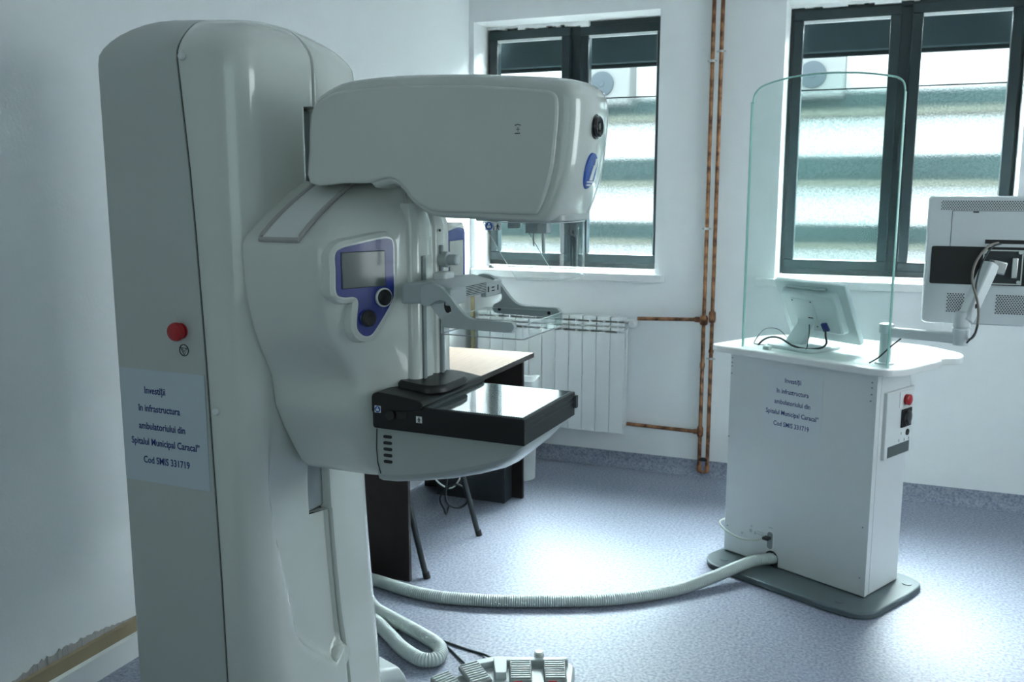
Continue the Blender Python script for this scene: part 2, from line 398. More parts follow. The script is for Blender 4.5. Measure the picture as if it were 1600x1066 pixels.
# ---- windows
YG = 5.20
def rect_frame(bm, x0, x1, z0, z1, w, y0, y1, wb=None):
    wb = wb or w
    box(bm, x0, x1, y0, y1, z0, z0 + wb); box(bm, x0, x1, y0, y1, z1 - w, z1)
    box(bm, x0, x0 + w, y0, y1, z0 + wb, z1 - w); box(bm, x1 - w, x1, y0, y1, z0 + wb, z1 - w)
def pane(parent, x0, x1, z0, z1, y, zf, frost_name='frosted_pane'):
    bm = nb(); box(bm, x0, x1, y, y + 0.004, zf, z1); link('clear_pane', bm, 'pane', parent, smooth=False)
    bm = nb(); box(bm, x0, x1, y, y + 0.004, z0, zf - 0.006); tag(link(frost_name, bm, 'frost', parent, smooth=False), 'frosted lower glass')
    bm = nb(); box(bm, x0, x1, y - 0.004, y + 0.006, zf - 0.006, zf); link('film_edge', bm, 'frame', parent, smooth=False)
ZF = 2.066
def window(n, x0, x1, sashes):
    root = bpy.data.objects.new('window_%d' % n, None); COL.objects.link(root); root.location = (x0, YG, ZS)
    tag(root, kind='structure')
    I = root
    W = x1 - x0; H = ZT - ZS
    bm = nb(); rect_frame(bm, 0, W, 0.02, H, 0.045, 0, 0.07); fr = link('window_frame', bm, 'frame', I, bevel=0.004)
    for (a, b, gap) in sashes:
        s = bpy.data.objects.new('sash', None)
        bm = nb(); rect_frame(bm, a, b, 0.05, H - 0.03, 0.05, -0.018 - gap, 0.045 - gap)
        s = link('window_sash', bm, 'frame', I, bevel=0.005)
        pane(s, a + 0.045, b - 0.045, 0.095, H - 0.075, 0.012 - gap, ZF - ZS)
        bm = nb(); box(bm, a + 0.05, b - 0.05, -0.012 - gap, 0.010 - gap, H - 0.094, H - 0.080); link('glazing_bead', bm, 'white', s, smooth=False)
    return root
w1 = window(1, OP[0][0], OP[0][1], [(0.02, 0.515, 0.02), (0.57, 1.06, 0.0)])
bm = nb(); box(bm, 0.512, 0.575, 0.0, 0.065, 0.05, 1.37); link('mullion', bm, 'frame', w1, bevel=0.004)
w2 = window(2, OP[1][0], OP[1][1], [(0.02, 0.535, 0.0), (0.585, 1.075, 0.015)])
bm = nb(); box(bm, 0.53, 0.59, 0.0, 0.065, 0.05, 1.37); link('mullion', bm, 'frame', w2, bevel=0.004)
bm = nb(); box(bm, 0.555, 0.575, -0.03, -0.018, 0.62, 0.78); box(bm, 0.56, 0.57, -0.055, -0.03, 0.66, 0.68); box(bm, 0.558, 0.572, -0.062, -0.05, 0.56, 0.69); link('window_handle', bm, 'frame', w2, bevel=0.003)
# reveals and sills
for i, (a, b) in enumerate(OP):
    bm = nb()
    pr = [(a - 0.0, YB - 0.001)]
    box(bm, a, a + 0.004, YB, YG, ZS, ZT); box(bm, b - 0.004, b, YB, YG, ZS, ZT); box(bm, a, b, YB, YG, ZT - 0.004, ZT)
    struct('trim_%d' % (3 + i), bm, 'reveal', smooth=False)
    # uneven plaster bead at the frame top, left part
    bm = nb(); x = a
    while x < a + 0.6:
        w_ = random.uniform(.02, .05); h = random.uniform(.012, .034) * (1 if i == 0 else .6)
        box(bm, x, x + w_, YG - 0.03, YG + 0.005, ZT - 0.004 - h, ZT - 0.003); x += w_
    struct('trim_%d' % (7 + i), bm, 'reveal')
    bm = nb(); box(bm, a, b, YB - 0.001, YG + 0.01, ZS, ZS + 0.012); box(bm, a - 0.005 if i == 0 else a - 0.09, b + 0.05, YB - 0.045, YB, ZS - 0.03, ZS + 0.012)
    struct('trim_%d' % (5 + i), bm, 'white', bevel=0.004)
bm = nb(); lathe(bm, [(0.017, 0), (0.018, 0.004), (0.015, 0.012), (0.007, 0.019), (0.001, 0.02)], n=20)
tag(link('rubber_stopper', bm, 'rubber', loc=(-2.20, 5.03, ZS + 0.012)), 'small dark rubber dome standing on the left window sill', 'stopper')

# ------------------------------------------------------------------ outside
bm = nb(); box(bm, -30, 30, YB + WT, 40, -1.0, -0.9); tag(struct('ground', bm, 'ground', smooth=False))
OFF = []
for i, (a, b) in enumerate(OP):   # roller shutter boxes over each window
    t = thing('roller_shutter_box', 'dark grey roller shutter box outside the top of the %s window' % ('left' if i == 0 else 'right'), 'shutter box', ((a + b) / 2, YB + WT, 2.33))
    bm = nb(); box(bm, -0.62, 0.62, 0.0, 0.07, -0.065, 0.10); link('housing', bm, 'shutter', t, bevel=0.01)
    bm = nb(); box(bm, -0.60, 0.60, 0.01, 0.04, -0.085, -0.065); link('bottom_bar', bm, 'outside_grey', t, bevel=0.004)
bld = thing('neighbouring_building', 'bright white building with dark horizontal bands seen through both windows', 'building', (0, 9.0, -0.9))
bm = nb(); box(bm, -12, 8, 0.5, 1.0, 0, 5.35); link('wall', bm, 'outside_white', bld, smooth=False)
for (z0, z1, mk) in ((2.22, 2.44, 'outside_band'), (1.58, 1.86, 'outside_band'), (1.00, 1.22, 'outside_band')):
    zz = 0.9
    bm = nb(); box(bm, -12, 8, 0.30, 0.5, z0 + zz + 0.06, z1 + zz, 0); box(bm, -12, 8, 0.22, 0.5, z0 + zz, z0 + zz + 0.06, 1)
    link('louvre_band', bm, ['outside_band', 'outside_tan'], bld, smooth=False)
for x0 in (-9.2, -7.6, -5.9, -3.3, -1.7, -0.25, 1.35):
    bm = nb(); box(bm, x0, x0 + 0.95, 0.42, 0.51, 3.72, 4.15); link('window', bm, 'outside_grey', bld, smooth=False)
for k, (x, z, lab) in enumerate(((-0.80, 2.42, 'right'), (-2.80, 2.42, 'left'))):
    t = thing('air_conditioner', 'white outdoor air conditioner with a round grille seen through the %s window' % lab, 'air conditioner', (x, 9.30, z))
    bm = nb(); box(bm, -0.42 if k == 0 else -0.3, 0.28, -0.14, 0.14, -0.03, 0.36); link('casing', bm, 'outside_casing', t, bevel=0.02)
    bm = nb(); lathe(bm, [(0.12, 0.0), (0.12, 0.02), (0.10, 0.025), (0.03, 0.025), (0.028, 0.03), (0.0, 0.03)], c=(0.0, -0.14, 0.17), axis='y'); link('fan_grille', bm, 'outside_grey', t)

# ------------------------------------------------------------------ mammography unit
UX = Vector((0.99959, -0.02879, 0)); VX = Vector((0.02879, 0.99959, 0))
U0 = UX * -1.39812 + VX * 1.66761
unit = thing('mammography_unit', 'large off-white x-ray mammography machine with column, rounded arm and black breast table', 'x-ray machine', (U0.x, U0.y, 0), R(-1.65))
CV = 0.255
ZTOP = 1.93
def zlevels():
    z = [0.012, 0.05, 0.1, 0.16, 0.2] + [0.22 + 0.0125 * i for i in range(20)] + [0.48, 0.51, 0.54, 0.58, 0.62, 0.66, 0.69, 0.712, 0.716, 0.78, 0.82, 0.86, 0.92, 1.0, 1.15, 1.3, 1.45, 1.6, 1.72, 1.748, 1.752, 1.80, 1.84]
    return z
RH, RZ = 0.125, 0.085
def col_map(u, v, z, top=0.0):
    """top: 0..1 angle fraction through the crown rounding"""
    if top > 0:
        a = top * pi / 2; ins = RH * (1 - cos(a)); zz = 1.845 + RZ * sin(a)
        cu, cv = -0.205, CV
        ku = 1 - ins / 0.205; kv = 1 - ins / 0.255
        nu_, nv_ = cu + (u - cu) * ku, cv + (v - cv) * kv
        zz += 0.028 * (1 - ((nv_ - cv) / 0.2) ** 2) * sin(a) - 0.012 * ((nu_ - cu) / 0.2) * sin(a)
        return (nu_, nv_, zz)
    if z < 0.85 and u > -0.1:
        fl = 0.045 * (1 - smooth(0.0, 0.85, z)) + 0.05 * (1 - smooth(0.0, 0.16, z))
        u = u + fl * (u + 0.1) / 0.1
    if u > -0.03:     # shallow sculpted recess down the lower front
        ridge = 0.055 + 0.06 * (1 - smooth(0.35, 0.9, z)) + 0.16 * (1 - smooth(0.25, 0.46, z))
        d = 1 - abs(v - CV) / 0.255          # 0 at the sides, 1 in the middle
        rr = ridge / 0.255
        k = smooth(rr - 0.03, rr + 0.085, d) * smooth(0.24, 0.36, z) * (1 - smooth(0.78, 1.05, z))
        if v > 0.3: k = 0.30 * smooth(0.10, 0.6, d) * smooth(0.24, 0.45, z) * (1 - smooth(0.78, 1.05, z))
        u -= 0.030 * k
    return (u, v, z)
def column_part(name, ring_of_z, material, grow=0.0):
    rings = []
    for z in zlevels(): rings.append([col_map(p[0], p[1], z) for p in ring_of_z(z)])
    for k in range(1, 9): rings.append([col_map(p[0], p[1], 1.845, k / 8) for p in ring_of_z(1.845)])
    bm = nb(); loft(bm, rings)
    return link(name, bm, material, unit, ang=50)
def arc(cx, cy, r, a0, a1, n=8):
    return [(cx + r * cos(R(a0 + (a1 - a0) * i / n)), cy + r * sin(R(a0 + (a1 - a0) * i / n))) for i in range(n + 1)]
def line(a, b, n):
    return [(a[0] + (b[0] - a[0]) * i / n, a[1] + (b[1] - a[1]) * i / n) for i in range(1, n)]
def seam_u(z): return interp([(0.3, -0.118), (0.62, -0.120), (1.16, -0.132), (1.55, -0.146), (1.85, -0.170)], z)
def ring_rear(z):
    us = seam_u(z) - 0.003
    return [(us, 0.012), (us, 0.004), (us - 0.008, 0.0)] + line((us - 0.008, 0), (-0.392, 0), 6) + arc(-0.398, 0.02, 0.02, 270, 180) + arc(-0.398, 0.49, 0.02, 180, 90) + line((-0.392, 0.51), (us - 0.008, 0.51), 6) + [(us - 0.008, 0.51), (us, 0.506), (us, 0.498)]
def v_in(z): return 0.278 if z > 1.75 else (0.242 if z > 0.714 else 0.303)
def v_in2(z): return 0.284 if z > 1.75 else (0.306 if z > 0.714 else 0.310)
def ring_near(z):
    r = 0.075; us = seam_u(z) + 0.003; vi = v_in(z)
    return [(us, 0.012), (us, 0.004), (us + 0.008, 0.0)] + line((us + 0.008, 0), (-r, 0), 2) + arc(-r, r, r, 270, 360, 10) + line((0, r), (0, vi - 0.01), 28) + [(0, vi - 0.01), (-0.002, vi - 0.003), (-0.01, vi), (-0.06, vi), (-0.06, 0.12)]
def ring_far(z):
    r = 0.075; us = seam_u(z) + 0.003; vi = v_in2(z); w = 0.51
    p = [(us, w - 0.012), (us, w - 0.004), (us + 0.008, w)] + line((us + 0.008, w), (-r, w), 2) + arc(-r, w - r, r, 90, 0, 10) + line((0, w - r), (0, vi + 0.01), 24) + [(0, vi + 0.01), (-0.002, vi + 0.003), (-0.01, vi), (-0.06, vi), (-0.06, w - 0.12)]
    return p
column_part('rear_cover', ring_rear, 'shell_matte')
column_part('front_cover', ring_near, 'shell')
column_part('front_cover', ring_far, 'shell')
def ring_core(z):
    return [(-0.20, 0.008), (-0.10, 0.008), (-0.075, 0.03), (-0.045, 0.09), (-0.045, 0.42), (-0.075, 0.48), (-0.10, 0.502), (-0.20, 0.502)]
column_part('inner_frame', ring_core, 'seam')
# arm travel slot: liner and round cap at its foot
bm = nb(); box(bm, -0.05, -0.034, 0.236, 0.312, 0.72, 1.745); link('slot_liner', bm, 'slot', unit, bevel=0.004)
bm = nb(); lathe(bm, [(0.034, 0.0), (0.034, 0.018), (0.030, 0.024), (0.0, 0.026)], c=(0.004, 0.290, 0.305), axis='x'); link('round_cap', bm, 'shell', unit)
# screw caps
for (u, z) in ((-0.150, 1.845), (-0.105, 1.036)):
    bm = nb(); lathe(bm, [(0.009, -0.003), (0.0095, 0.003), (0.007, 0.007), (0.0, 0.008)], n=20, c=(u, 0, z), axis='y'); link('screw_cap', bm, 'white', unit)
# emergency stop
bm = nb(); lathe(bm, [(0.019, -0.002), (0.019, 0.004), (0.014, 0.005), (0.014, 0.010), (0.0215, 0.012), (0.0225, 0.020), (0.020, 0.026), (0.012, 0.029), (0.0, 0.030)], c=(-0.198, 0, 1.222), axis='y')
tag(link('emergency_button', bm, 'red', unit), 'round red button')
bm = nb(); ring = [(-0.193 + 0.0135 * cos(2*pi*k/28), -0.0008, 1.176 + 0.0135 * sin(2*pi*k/28)) for k in range(28)]; tube(bm, ring, 0.0011, 6, closed=True)
tri = [(-0.193 + 0.0115 * cos(R(a)), -0.0008, 1.176 + 0.0115 * sin(R(a))) for a in (150, 30, 270)]; tube(bm, tri, 0.0010, 6, closed=True)
tri = [(-0.193 + 0.006 * cos(R(a)), -0.0008, 1.178 + 0.006 * sin(R(a))) for a in (150, 30, 270)]; tube(bm, tri, 0.0008, 6, closed=True)
link('stop_symbol', bm, 'ink_black', unit, smooth=False)
# paper notice
bm = nb(); box(bm, -0.4025, -0.136, -0.0016, 0.0006, 0.836, 1.120)
sheet = tag(link('paper_notice', bm, 'paper', unit, smooth=False), 'pale printed paper notice')
LINES = ['Investiții', 'în infrastructura', 'ambulatoriului din', 'Spitalul Municipal Caracal”', 'Cod SMIS 331719']
zs_ = [1.068, 1.023, 0.978, 0.938, 0.892]; us_ = [-0.292, -0.282, -0.276, -0.269, -0.268]
lettering('text_line', list(zip(LINES, us_, zs_)), 0.0245, 'ink', sheet, lambda a, b, c: Vector((a, -0.002 - c, b)), k=0.83)

# gantry body -------------------------------------------------------
VN = [(0.850, 0.235), (0.862, 0.200), (0.885, 0.176), (0.923, 0.150), (0.985, 0.112), (1.043, 0.084), (1.08, 0.078), (1.113, 0.073), (1.15, 0.056), (1.197, 0.033), (1.235, 0.017), (1.274, 0.005), (1.31, -0.004), (1.348, -0.010), (1.400, -0.013), (1.43, -0.012), (1.445, -0.002), (1.458, 0.016), (1.474, 0.040), (1.495, 0.074), (1.516, 0.112), (1.540, 0.160), (1.561, 0.206), (1.571, 0.235)]
def body_ring(z):
    w = CV - interp(VN, z)
    uf = 0.305 if z > 1.1 else 0.305 - 0.035 * (1 - smooth(0.86, 1.1, z))
    top = smooth(1.46, 1.57, z); uf -= 0.03 * top
    half = [(0.0, 0.985), (0.012, 1.0), (0.06, 1.0), (0.13, 1.0), (0.19, 0.995), (0.216, 0.95), (0.24, 0.82), (0.276, 0.58), (0.297, 0.40), (0.305, 0.27), (0.300, 0.12), (0.297, 0.0)]
    pts = []
    for (u, t) in half: pts.append((u * uf / 0.305, CV - w * t, z))
    for (u, t) in reversed(half[:-1]): pts.append((u * uf / 0.305, CV + w * t, z))
    sm = catmull([Vector(p) for p in pts], 4)
    out = []
    for p in sm:
        u, v = p.x, p.y
        if v < CV - 0.04:      # scooped hollow under the display
            d = ((u - 0.16) / 0.085) ** 2 + ((z - 1.125) / 0.07) ** 2
            v += 0.028 * math.exp(-d * 1.1) * (1 if z < 1.19 else math.exp(-((z - 1.19) / 0.02) ** 2))
        out.append((u, v, z))
    return out
bz = []
for (a, _), (b, _) in zip(VN, VN[1:]):
    for k in range(2): bz.append(a + (b - a) * k / 2)
bz.append(VN[-1][0])
bm = nb(); loft(bm, [body_ring(z) for z in bz]); body = link('arm_body', bm, 'shell', unit, ang=50)
# central pivot block behind body (joins column slot)
bm = nb(); lathe(bm, [(0.10, -0.04), (0.10, 0.02)], c=(0, CV + 0.015, 1.25), axis='x'); link('pivot', bm, 'seam', unit)
# flexible cover strip over the shoulder
def shoulder(s):   # s 0..1 from near edge up to the head
    zz = 1.440 + s * 0.124
    return interp(VN, zz) - 0.003, zz + 0.003
prof = [shoulder(k / 16) for k in range(17)]
bm = nb(); loft(bm, [[(0.055, v, z), (0.155, v, z), (0.155, v + 0.004, z - 0.004), (0.055, v + 0.004, z - 0.004)] for v, z in prof]); tag(link('rotation_cover', bm, 'white', unit, ang=60), 'pale strip on the arm shoulder')
bm = nb(); pth = [(0.155, v, z) for v, z in reversed(prof)] + [(0.05, prof[0][0], prof[0][1])] + [(0.05, v, z) for v, z in prof[1:]]
pth = [Vector(p) for p in pth]; tube(bm, pth, 0.0055, 8); link('strip_trim', bm, 'trim_grey', unit)

# display on the near side: surface direction (0.41 u, 0.91 v)
def display(name, origin, ang, flip, mirror_scale=1.0, pale=False):
    """local x across, z up, -y outward; placed by matrix"""
    mt = Matrix.Translation(Vector(origin)) @ Matrix.Rotation(ang, 4, 'Z')
    s = -1 if flip else 1
    k = mirror_scale
    blue = [(0.004 * k, 0.012), (0.004 * k, -0.024), (0.004 * k, -0.068), (0.018 * k, -0.079), (0.046 * k, -0.081), (0.056 * k, -0.092), (0.053 * k, -0.120), (0.052 * k, -0.150), (0.064 * k, -0.167), (0.082 * k, -0.170), (0.100 * k, -0.154), (0.139 * k, -0.100), (0.146 * k, -0.075), (0.146 * k, -0.02), (0.146 * k, 0.030), (0.136 * k, 0.043), (0.11 * k, 0.042), (0.06 * k, 0.034), (0.018 * k, 0.026)]
    blue = [(s * x, z) for x, z in blue]
    def grow(pts, d):
        c = Vector((sum(p[0] for p in pts) / len(pts), sum(p[1] for p in pts) / len(pts))); out = []
        n = len(pts)
        for i in range(n):
            t = Vector(pts[(i + 1) % n]) - Vector(pts[i - 1]); nn = Vector((t.y, -t.x)).normalized()
            if s > 0: nn = nn
            else: nn = -nn
            out.append((pts[i][0] - nn.x * d, pts[i][1] - nn.y * d))
        return out
    def area(p): return sum(p[i - 1][0] * p[i][1] - p[i][0] * p[i - 1][1] for i in range(len(p)))
    g = grow(blue, 0.013)
    if abs(area(g)) < abs(area(blue)): g = grow(blue, -0.013)
    g2 = grow(blue, 0.022)
    if abs(area(g2)) < abs(area(blue)): g2 = grow(blue, -0.022)
    sm = lambda p: [tuple(q) for q in catmull(p, 4, closed=True)]
    bm = nb()
    R0, R1, R2 = sm([(x, 0.03, z) for x, z in g2]), sm([(x, -0.004, z) for x, z in g]), sm([(x, -0.008, z) for x, z in grow(blue, 0.004 if abs(area(grow(blue, 0.004))) > abs(area(blue)) else -0.004)])
    loft(bm, [R0, R1, R2]); xform(bm, mt); fr = link('display_surround', bm, 'shell', unit, ang=50)
    bm = nb(); B0 = sm([(x, -0.006, z) for x, z in blue]); B1 = sm([(x, -0.0095, z) for x, z in blue]); loft(bm, [B0, B1]); xform(bm, mt); tag(link('display_bezel', bm, 'blue', fr, ang=50), 'navy blue bezel')
    bm = nb(); box(bm, min(s * 0.016 * k, s * 0.124 * k), max(s * 0.016 * k, s * 0.124 * k), -0.0125, -0.006, -0.062, 0.018 if not pale else 0.022); xform(bm, mt); link('touch_screen', bm, 'screen_reflection' if pale else 'screen', fr, bevel=0.002)
    if not pale:
        for (x, z, r_, mk) in ((0.118, -0.087, 0.0175, 'black'), (0.076, -0.130, 0.0185, 'rubber')):
            x = s * x * k
            bm = nb(); lathe(bm, [(r_ + 0.004, -0.003), (r_ + 0.004, 0.006), (r_ + 0.001, 0.008), (r_, 0.006)] if mk == 'black' else [(r_ + 0.001, 0), (r_ + 0.001, 0.004), (r_, 0.005)], c=(x, -0.008, z), axis='y'); xform(bm, mt); link('button_ring', bm, 'white' if mk == 'black' else 'blue', fr)
            bm = nb(); lathe(bm, [(r_, 0.0), (r_, 0.010), (r_ - 0.004, 0.014), (0.006, 0.010), (0.0, 0.010)], c=(x, -0.008, z), axis='y'); xform(bm, mt); link('push_button', bm, mk, fr)
    return fr
display('near', (0.232, 0.002, 1.400), math.atan2(0.91, 0.41), False, 1.04)
# far display: slim panel, faces the patient side
bm = nb(); pg = round_poly([(0.352, 1.30), (0.478, 1.29), (0.478, 1.470), (0.352, 1.455)], 0.016); loft(bm, [[(0.25, *p) for p in pg], [(0.306, *p) for p in pg], [(0.310, CV + 0.16 + (p[0] - CV - 0.16) * 0.94, 1.38 + (p[1] - 1.38) * 0.95) for p in pg]])
fd = link('display_surround', bm, 'shell', unit, ang=50)
bm = nb(); pg = round_poly([(0.376, 1.30), (0.472, 1.295), (0.472, 1.452), (0.440, 1.458), (0.376, 1.448)], 0.012); prism(bm, pg, 0.306, 0.313, 'x'); tag(link('display_bezel', bm, 'blue', fd), 'navy blue bezel')
bm = nb(); box(bm, 0.31, 0.316, 0.386, 0.458, 1.305, 1.425); link('touch_screen', bm, 'screen_reflection', fd, bevel=0.002)

# vertical carriage rail on the body front
bm = nb()
pf = round_poly([(0.28, 0.190), (0.316, 0.197), (0.326, 0.212), (0.326, 0.274), (0.319, 0.278), (0.319, 0.288), (0.327, 0.292), (0.329, 0.330), (0.320, 0.372), (0.28, 0.394)], 0.006, 3)
loft(bm, [[(u, v, z) for u, v in pf] for z in (1.035, 1.465)] + [[(0.29 + (u - 0.29) * 0.6, CV + (v - CV) * 0.85, 1.52) for u, v in pf]]); link('carriage_rail', bm, 'shell', unit, ang=40)
bm = nb(); box(bm, 0.327, 0.3315, 0.222, 0.236, 1.10, 1.40); box(bm, 0.3275, 0.335, 0.305, 0.316, 1.06, 1.42); link('rail_groove', bm, 'slot', unit, bevel=0.002)
bm = nb(); lathe(bm, [(0.019, 0.0), (0.019, 0.022), (0.013, 0.024), (0.013, 0.045), (0.010, 0.048), (0.0, 0.048)], c=(0.325, 0.318, 1.385), axis='x'); link('side_knob', bm, 'grey_plastic', unit)
bm = nb(); lathe(bm, [(0.003, 0.0), (0.003, 0.003), (0.0, 0.003)], n=12, c=(0.330, 0.305, 1.455), axis='x'); link('pin_hole', bm, 'rubber', unit)

# x-ray tube head ------------------------------------------------------
HP = [(0.089, 1.565), (0.091, 1.64), (0.096, 1.705), (0.112, 1.741), (0.146, 1.760), (0.189, 1.769), (0.303, 1.774), (0.45, 1.770), (0.54, 1.764), (0.625, 1.756), (0.672, 1.750), (0.692, 1.742), (0.699, 1.726), (0.698, 1.682), (0.691, 1.611), (0.682, 1.568), (0.670, 1.533), (0.657, 1.506), (0.645, 1.4995), (0.60, 1.500), (0.542, 1.501), (0.47, 1.502), (0.417, 1.504), (0.388, 1.513), (0.358, 1.533), (0.338, 1.556), (0.320, 1.571), (0.298, 1.576), (0.272, 1.572), (0.253, 1.567), (0.235, 1.565), (0.18, 1.565)]
def off(pts, d):
    out = []; n = len(pts)
    for i in range(n):
        a = Vector(pts[(i + 1) % n]) - Vector(pts[i - 1]); nn = Vector((-a.y, a.x)).normalized()
        out.append((pts[i][0] + nn.x * d, pts[i][1] + nn.y * d))
    return out
def fine(pts): return [(q.x, q.y) for q in catmull([Vector((p[0], p[1])) for p in pts], 3, closed=True)]
HF = fine(HP)
def head_ring(v, d, front, topd=0.0):
    pts = off(HF, d); out = []
    for (x, z), (hx, hz) in zip(pts, HF):
        wf = smooth(0.56, 0.70, hx + (0.02 if hz < 1.6 else 0)); x += front * wf
        z += topd * smooth(1.70, 1.76, hz) * smooth(0.1, 0.2, hx) - (0.004 * smooth(0.5, 0.6, hx) if hz < 1.52 else 0)
        if hz < 1.60 and hx < 0.4: z = max(z, 1.5655 if hx < 0.25 else z)
        out.append((x, v, z))
    return out
bm = nb()
sl = [(0.139, -0.004, 0.0, 0.0), (0.1392, 0.006, 0.010, 0.004), (0.144, 0.011, 0.014, 0.006), (0.158, 0.013, 0.020, 0.010), (0.18, 0.014, 0.0245, 0.013), (0.21, 0.014, 0.0285, 0.015), (CV, 0.014, 0.030, 0.016)]
rings = [head_ring(v, d, f, t) for v, d, f, t in sl] + [head_ring(2 * CV - v, d, f, t) for v, d, f, t in reversed(sl[:-1])]
# innermost start ring sits just behind the side panel
loft(bm, rings); head = link('tube_head', bm, 'shell', unit, ang=40)
for side in (0, 1):
    bm = nb(); rg = []
    for v, d in ((0.142, 0.0), (0.133, 0.0), (0.1300, -0.0012), (0.1285, -0.0035), (0.128, -0.0065)):
        vv = v if side == 0 else 2 * CV - v
        rg.append([(x, vv, z) for x, z in off(HF, d)])
    loft(bm, rg); sp = link('side_panel', bm, 'shell', unit, ang=40)
    if side == 0: near_panel = sp
# cross mark printed on the panel
bm = nb(); cu_, cz_ = 0.612, 1.6735
box(bm, cu_ - 0.0042, cu_ + 0.0042, 0.1272, 0.1282, cz_ - 0.0004, cz_ + 0.0004); box(bm, cu_ - 0.0004, cu_ + 0.0004, 0.1272, 0.1282, cz_ - 0.0045, cz_ + 0.0045)
for k in range(5):
    a = R(125 - 70 * k / 4); x = cu_ + 0.0095 * cos(a); z = cz_ + 0.0085 * sin(a) + 0.001
    box(bm, x - 0.0011, x + 0.0009, 0.1272, 0.1282, z - 0.0009, z + 0.0009)
for k in range(3): box(bm, cu_ - 0.0065 + k * 0.0040, cu_ - 0.0065 + k * 0.0040 + 0.003, 0.1272, 0.1282, cz_ - 0.0092, cz_ - 0.0072)
link('focus_mark', bm, 'ink_black', near_panel, smooth=False)
# front knob and oval badge on the curved nose
def nose_u(v, z):
    prof = [(1.50, 0.652), (1.506, 0.657), (1.533, 0.670), (1.568, 0.682), (1.611, 0.691), (1.682, 0.698), (1.726, 0.699)]
    f = interp([(0.139, 0.0), (0.144, 0.014), (0.158, 0.020), (0.18, 0.0245), (0.21, 0.0285), (0.255, 0.030)], min(v, 2 * CV - v))
    return interp(prof, z) + 0.014 + f * 0.99
kz = 1.682
bm = nb(); lathe(bm, [(0.026, -0.006), (0.026, 0.003), (0.022, 0.004), (0.022, 0.010), (0.019, 0.012), (0.014, 0.006), (0.008, 0.006), (0.007, 0.010), (0.0, 0.010)], c=(nose_u(.245, kz) - 0.001, 0.243, kz), axis='x'); tag(link('front_knob', bm, 'black_gloss', unit), 'round black knob')
bm = nb(); bz0 = 1.590; rings = []
for rr in (0.0, 0.35, 0.7, 0.92, 1.0):
    ring = []
    for k in range(36):
        a = 2 * pi * k / 36; v = 0.240 + 0.036 * rr * cos(a); z = bz0 + 0.040 * rr * sin(a); ring.append((nose_u(v, z) + 0.004 - (0.006 if rr == 1.0 else 0), v, z))
    rings.append(ring)
rings[0] = [(rings[0][0][0] , 0.240 + 0.001 * cos(2*pi*k/36), bz0 + 0.001 * sin(2*pi*k/36)) for k in range(36)]
loft(bm, rings); badge = tag(link('oval_badge', bm, 'badge_blue', unit, ang=60), 'blue oval badge')
bm = nb()
def bquad(v0, v1, z0, z1, sh=0.0):
    pts = [(v0, z0), (v1, z0), (v1 + sh, z1), (v0 + sh, z1)]
    loft(bm, [[(nose_u(v, z) + 0.0035, v, z) for v, z in pts], [(nose_u(v, z) + 0.0056, v, z) for v, z in pts]])
bquad(0.236, 0.252, 1.570, 1.602, 0.008); bquad(0.250, 0.262, 1.596, 1.616); bquad(0.224, 0.262, 1.5655, 1.5685); bquad(0.228, 0.250, 1.5585, 1.5625)
link('badge_emblem', bm, 'paper_white', badge, smooth=False)
# collimator exit and face shield
bm = nb(); pg = round_poly([(0.50, 0.150), (0.700, 0.150), (0.700, 0.360), (0.50, 0.360)], [0.01, 0.05, 0.05, 0.01]); prism(bm, pg, 1.484, 1.5, 'z'); link('shield_mount', bm, 'shell_dark', unit, bevel=0.003)
bm = nb()
Uo = [(0.520, 0.152), (0.56, 0.151), (0.60, 0.151), (0.64, 0.152), (0.664, 0.157), (0.682, 0.170), (0.692, 0.19), (0.697, 0.22), (0.698, 0.255), (0.697, 0.29), (0.692, 0.32), (0.682, 0.34), (0.664, 0.353), (0.64, 0.358), (0.60, 0.359), (0.56, 0.359), (0.520, 0.358)]
def sh_bot(u, v): return 1.360 + max(0, (0.598 - u)) * 1.55 * (1.0)
outer = []; 
rt = [(u, v, 1.484) for u, v in Uo]; rb = [(u, v, sh_bot(u, v)) for u, v in Uo]
inn = [(0.60 + (u - 0.60) * 0.975, CV + (v - CV) * 0.972) for u, v in Uo]
it = [(u, v, 1.484) for u, v in inn]; ib = [(u, v, sh_bot(u, v)) for u, v in inn]
loft(bm, [rt, rb, ib, it, rt], cap0=False, cap1=False, closed=False)
sh = tag(link('face_shield', bm, 'acrylic', unit, ang=60), 'clear curved plastic face shield')
bm = nb(); tube(bm, [(u, v, sh_bot(u, v)) for u, v in Uo], 0.0009, 6); tube(bm, [(u, v, 1.482) for u, v in Uo], 0.0012, 6); link('shield_edge', bm, 'silverwhite', sh)
bm = nb(); box(bm, 0.542, 0.560, 0.230, 0.262, 1.466, 1.486); box(bm, 0.583, 0.634, 0.235, 0.262, 1.456, 1.486); link('filter_clip', bm, 'grey_plastic', unit, bevel=0.002)
bm = nb(); tube(bm, [(0.597, 0.25, 1.46), (0.597, 0.25, 1.427)], 0.002, 8); tube(bm, [(0.620, 0.25, 1.46), (0.621, 0.25, 1.412)], 0.004, 8); link('grey_rod', bm, 'grey_plastic', unit)  # two thin grey rods hanging inside the shield
def sticker_eye(parent, c, s=0.010, y=None):
    u, v, z = c
    bm = nb(); box(bm, u - s, u + s, v - 0.0006, v, z - s, z + s); st = link('instruction_sticker', bm, 'paper_white', parent, smooth=False)
    return st
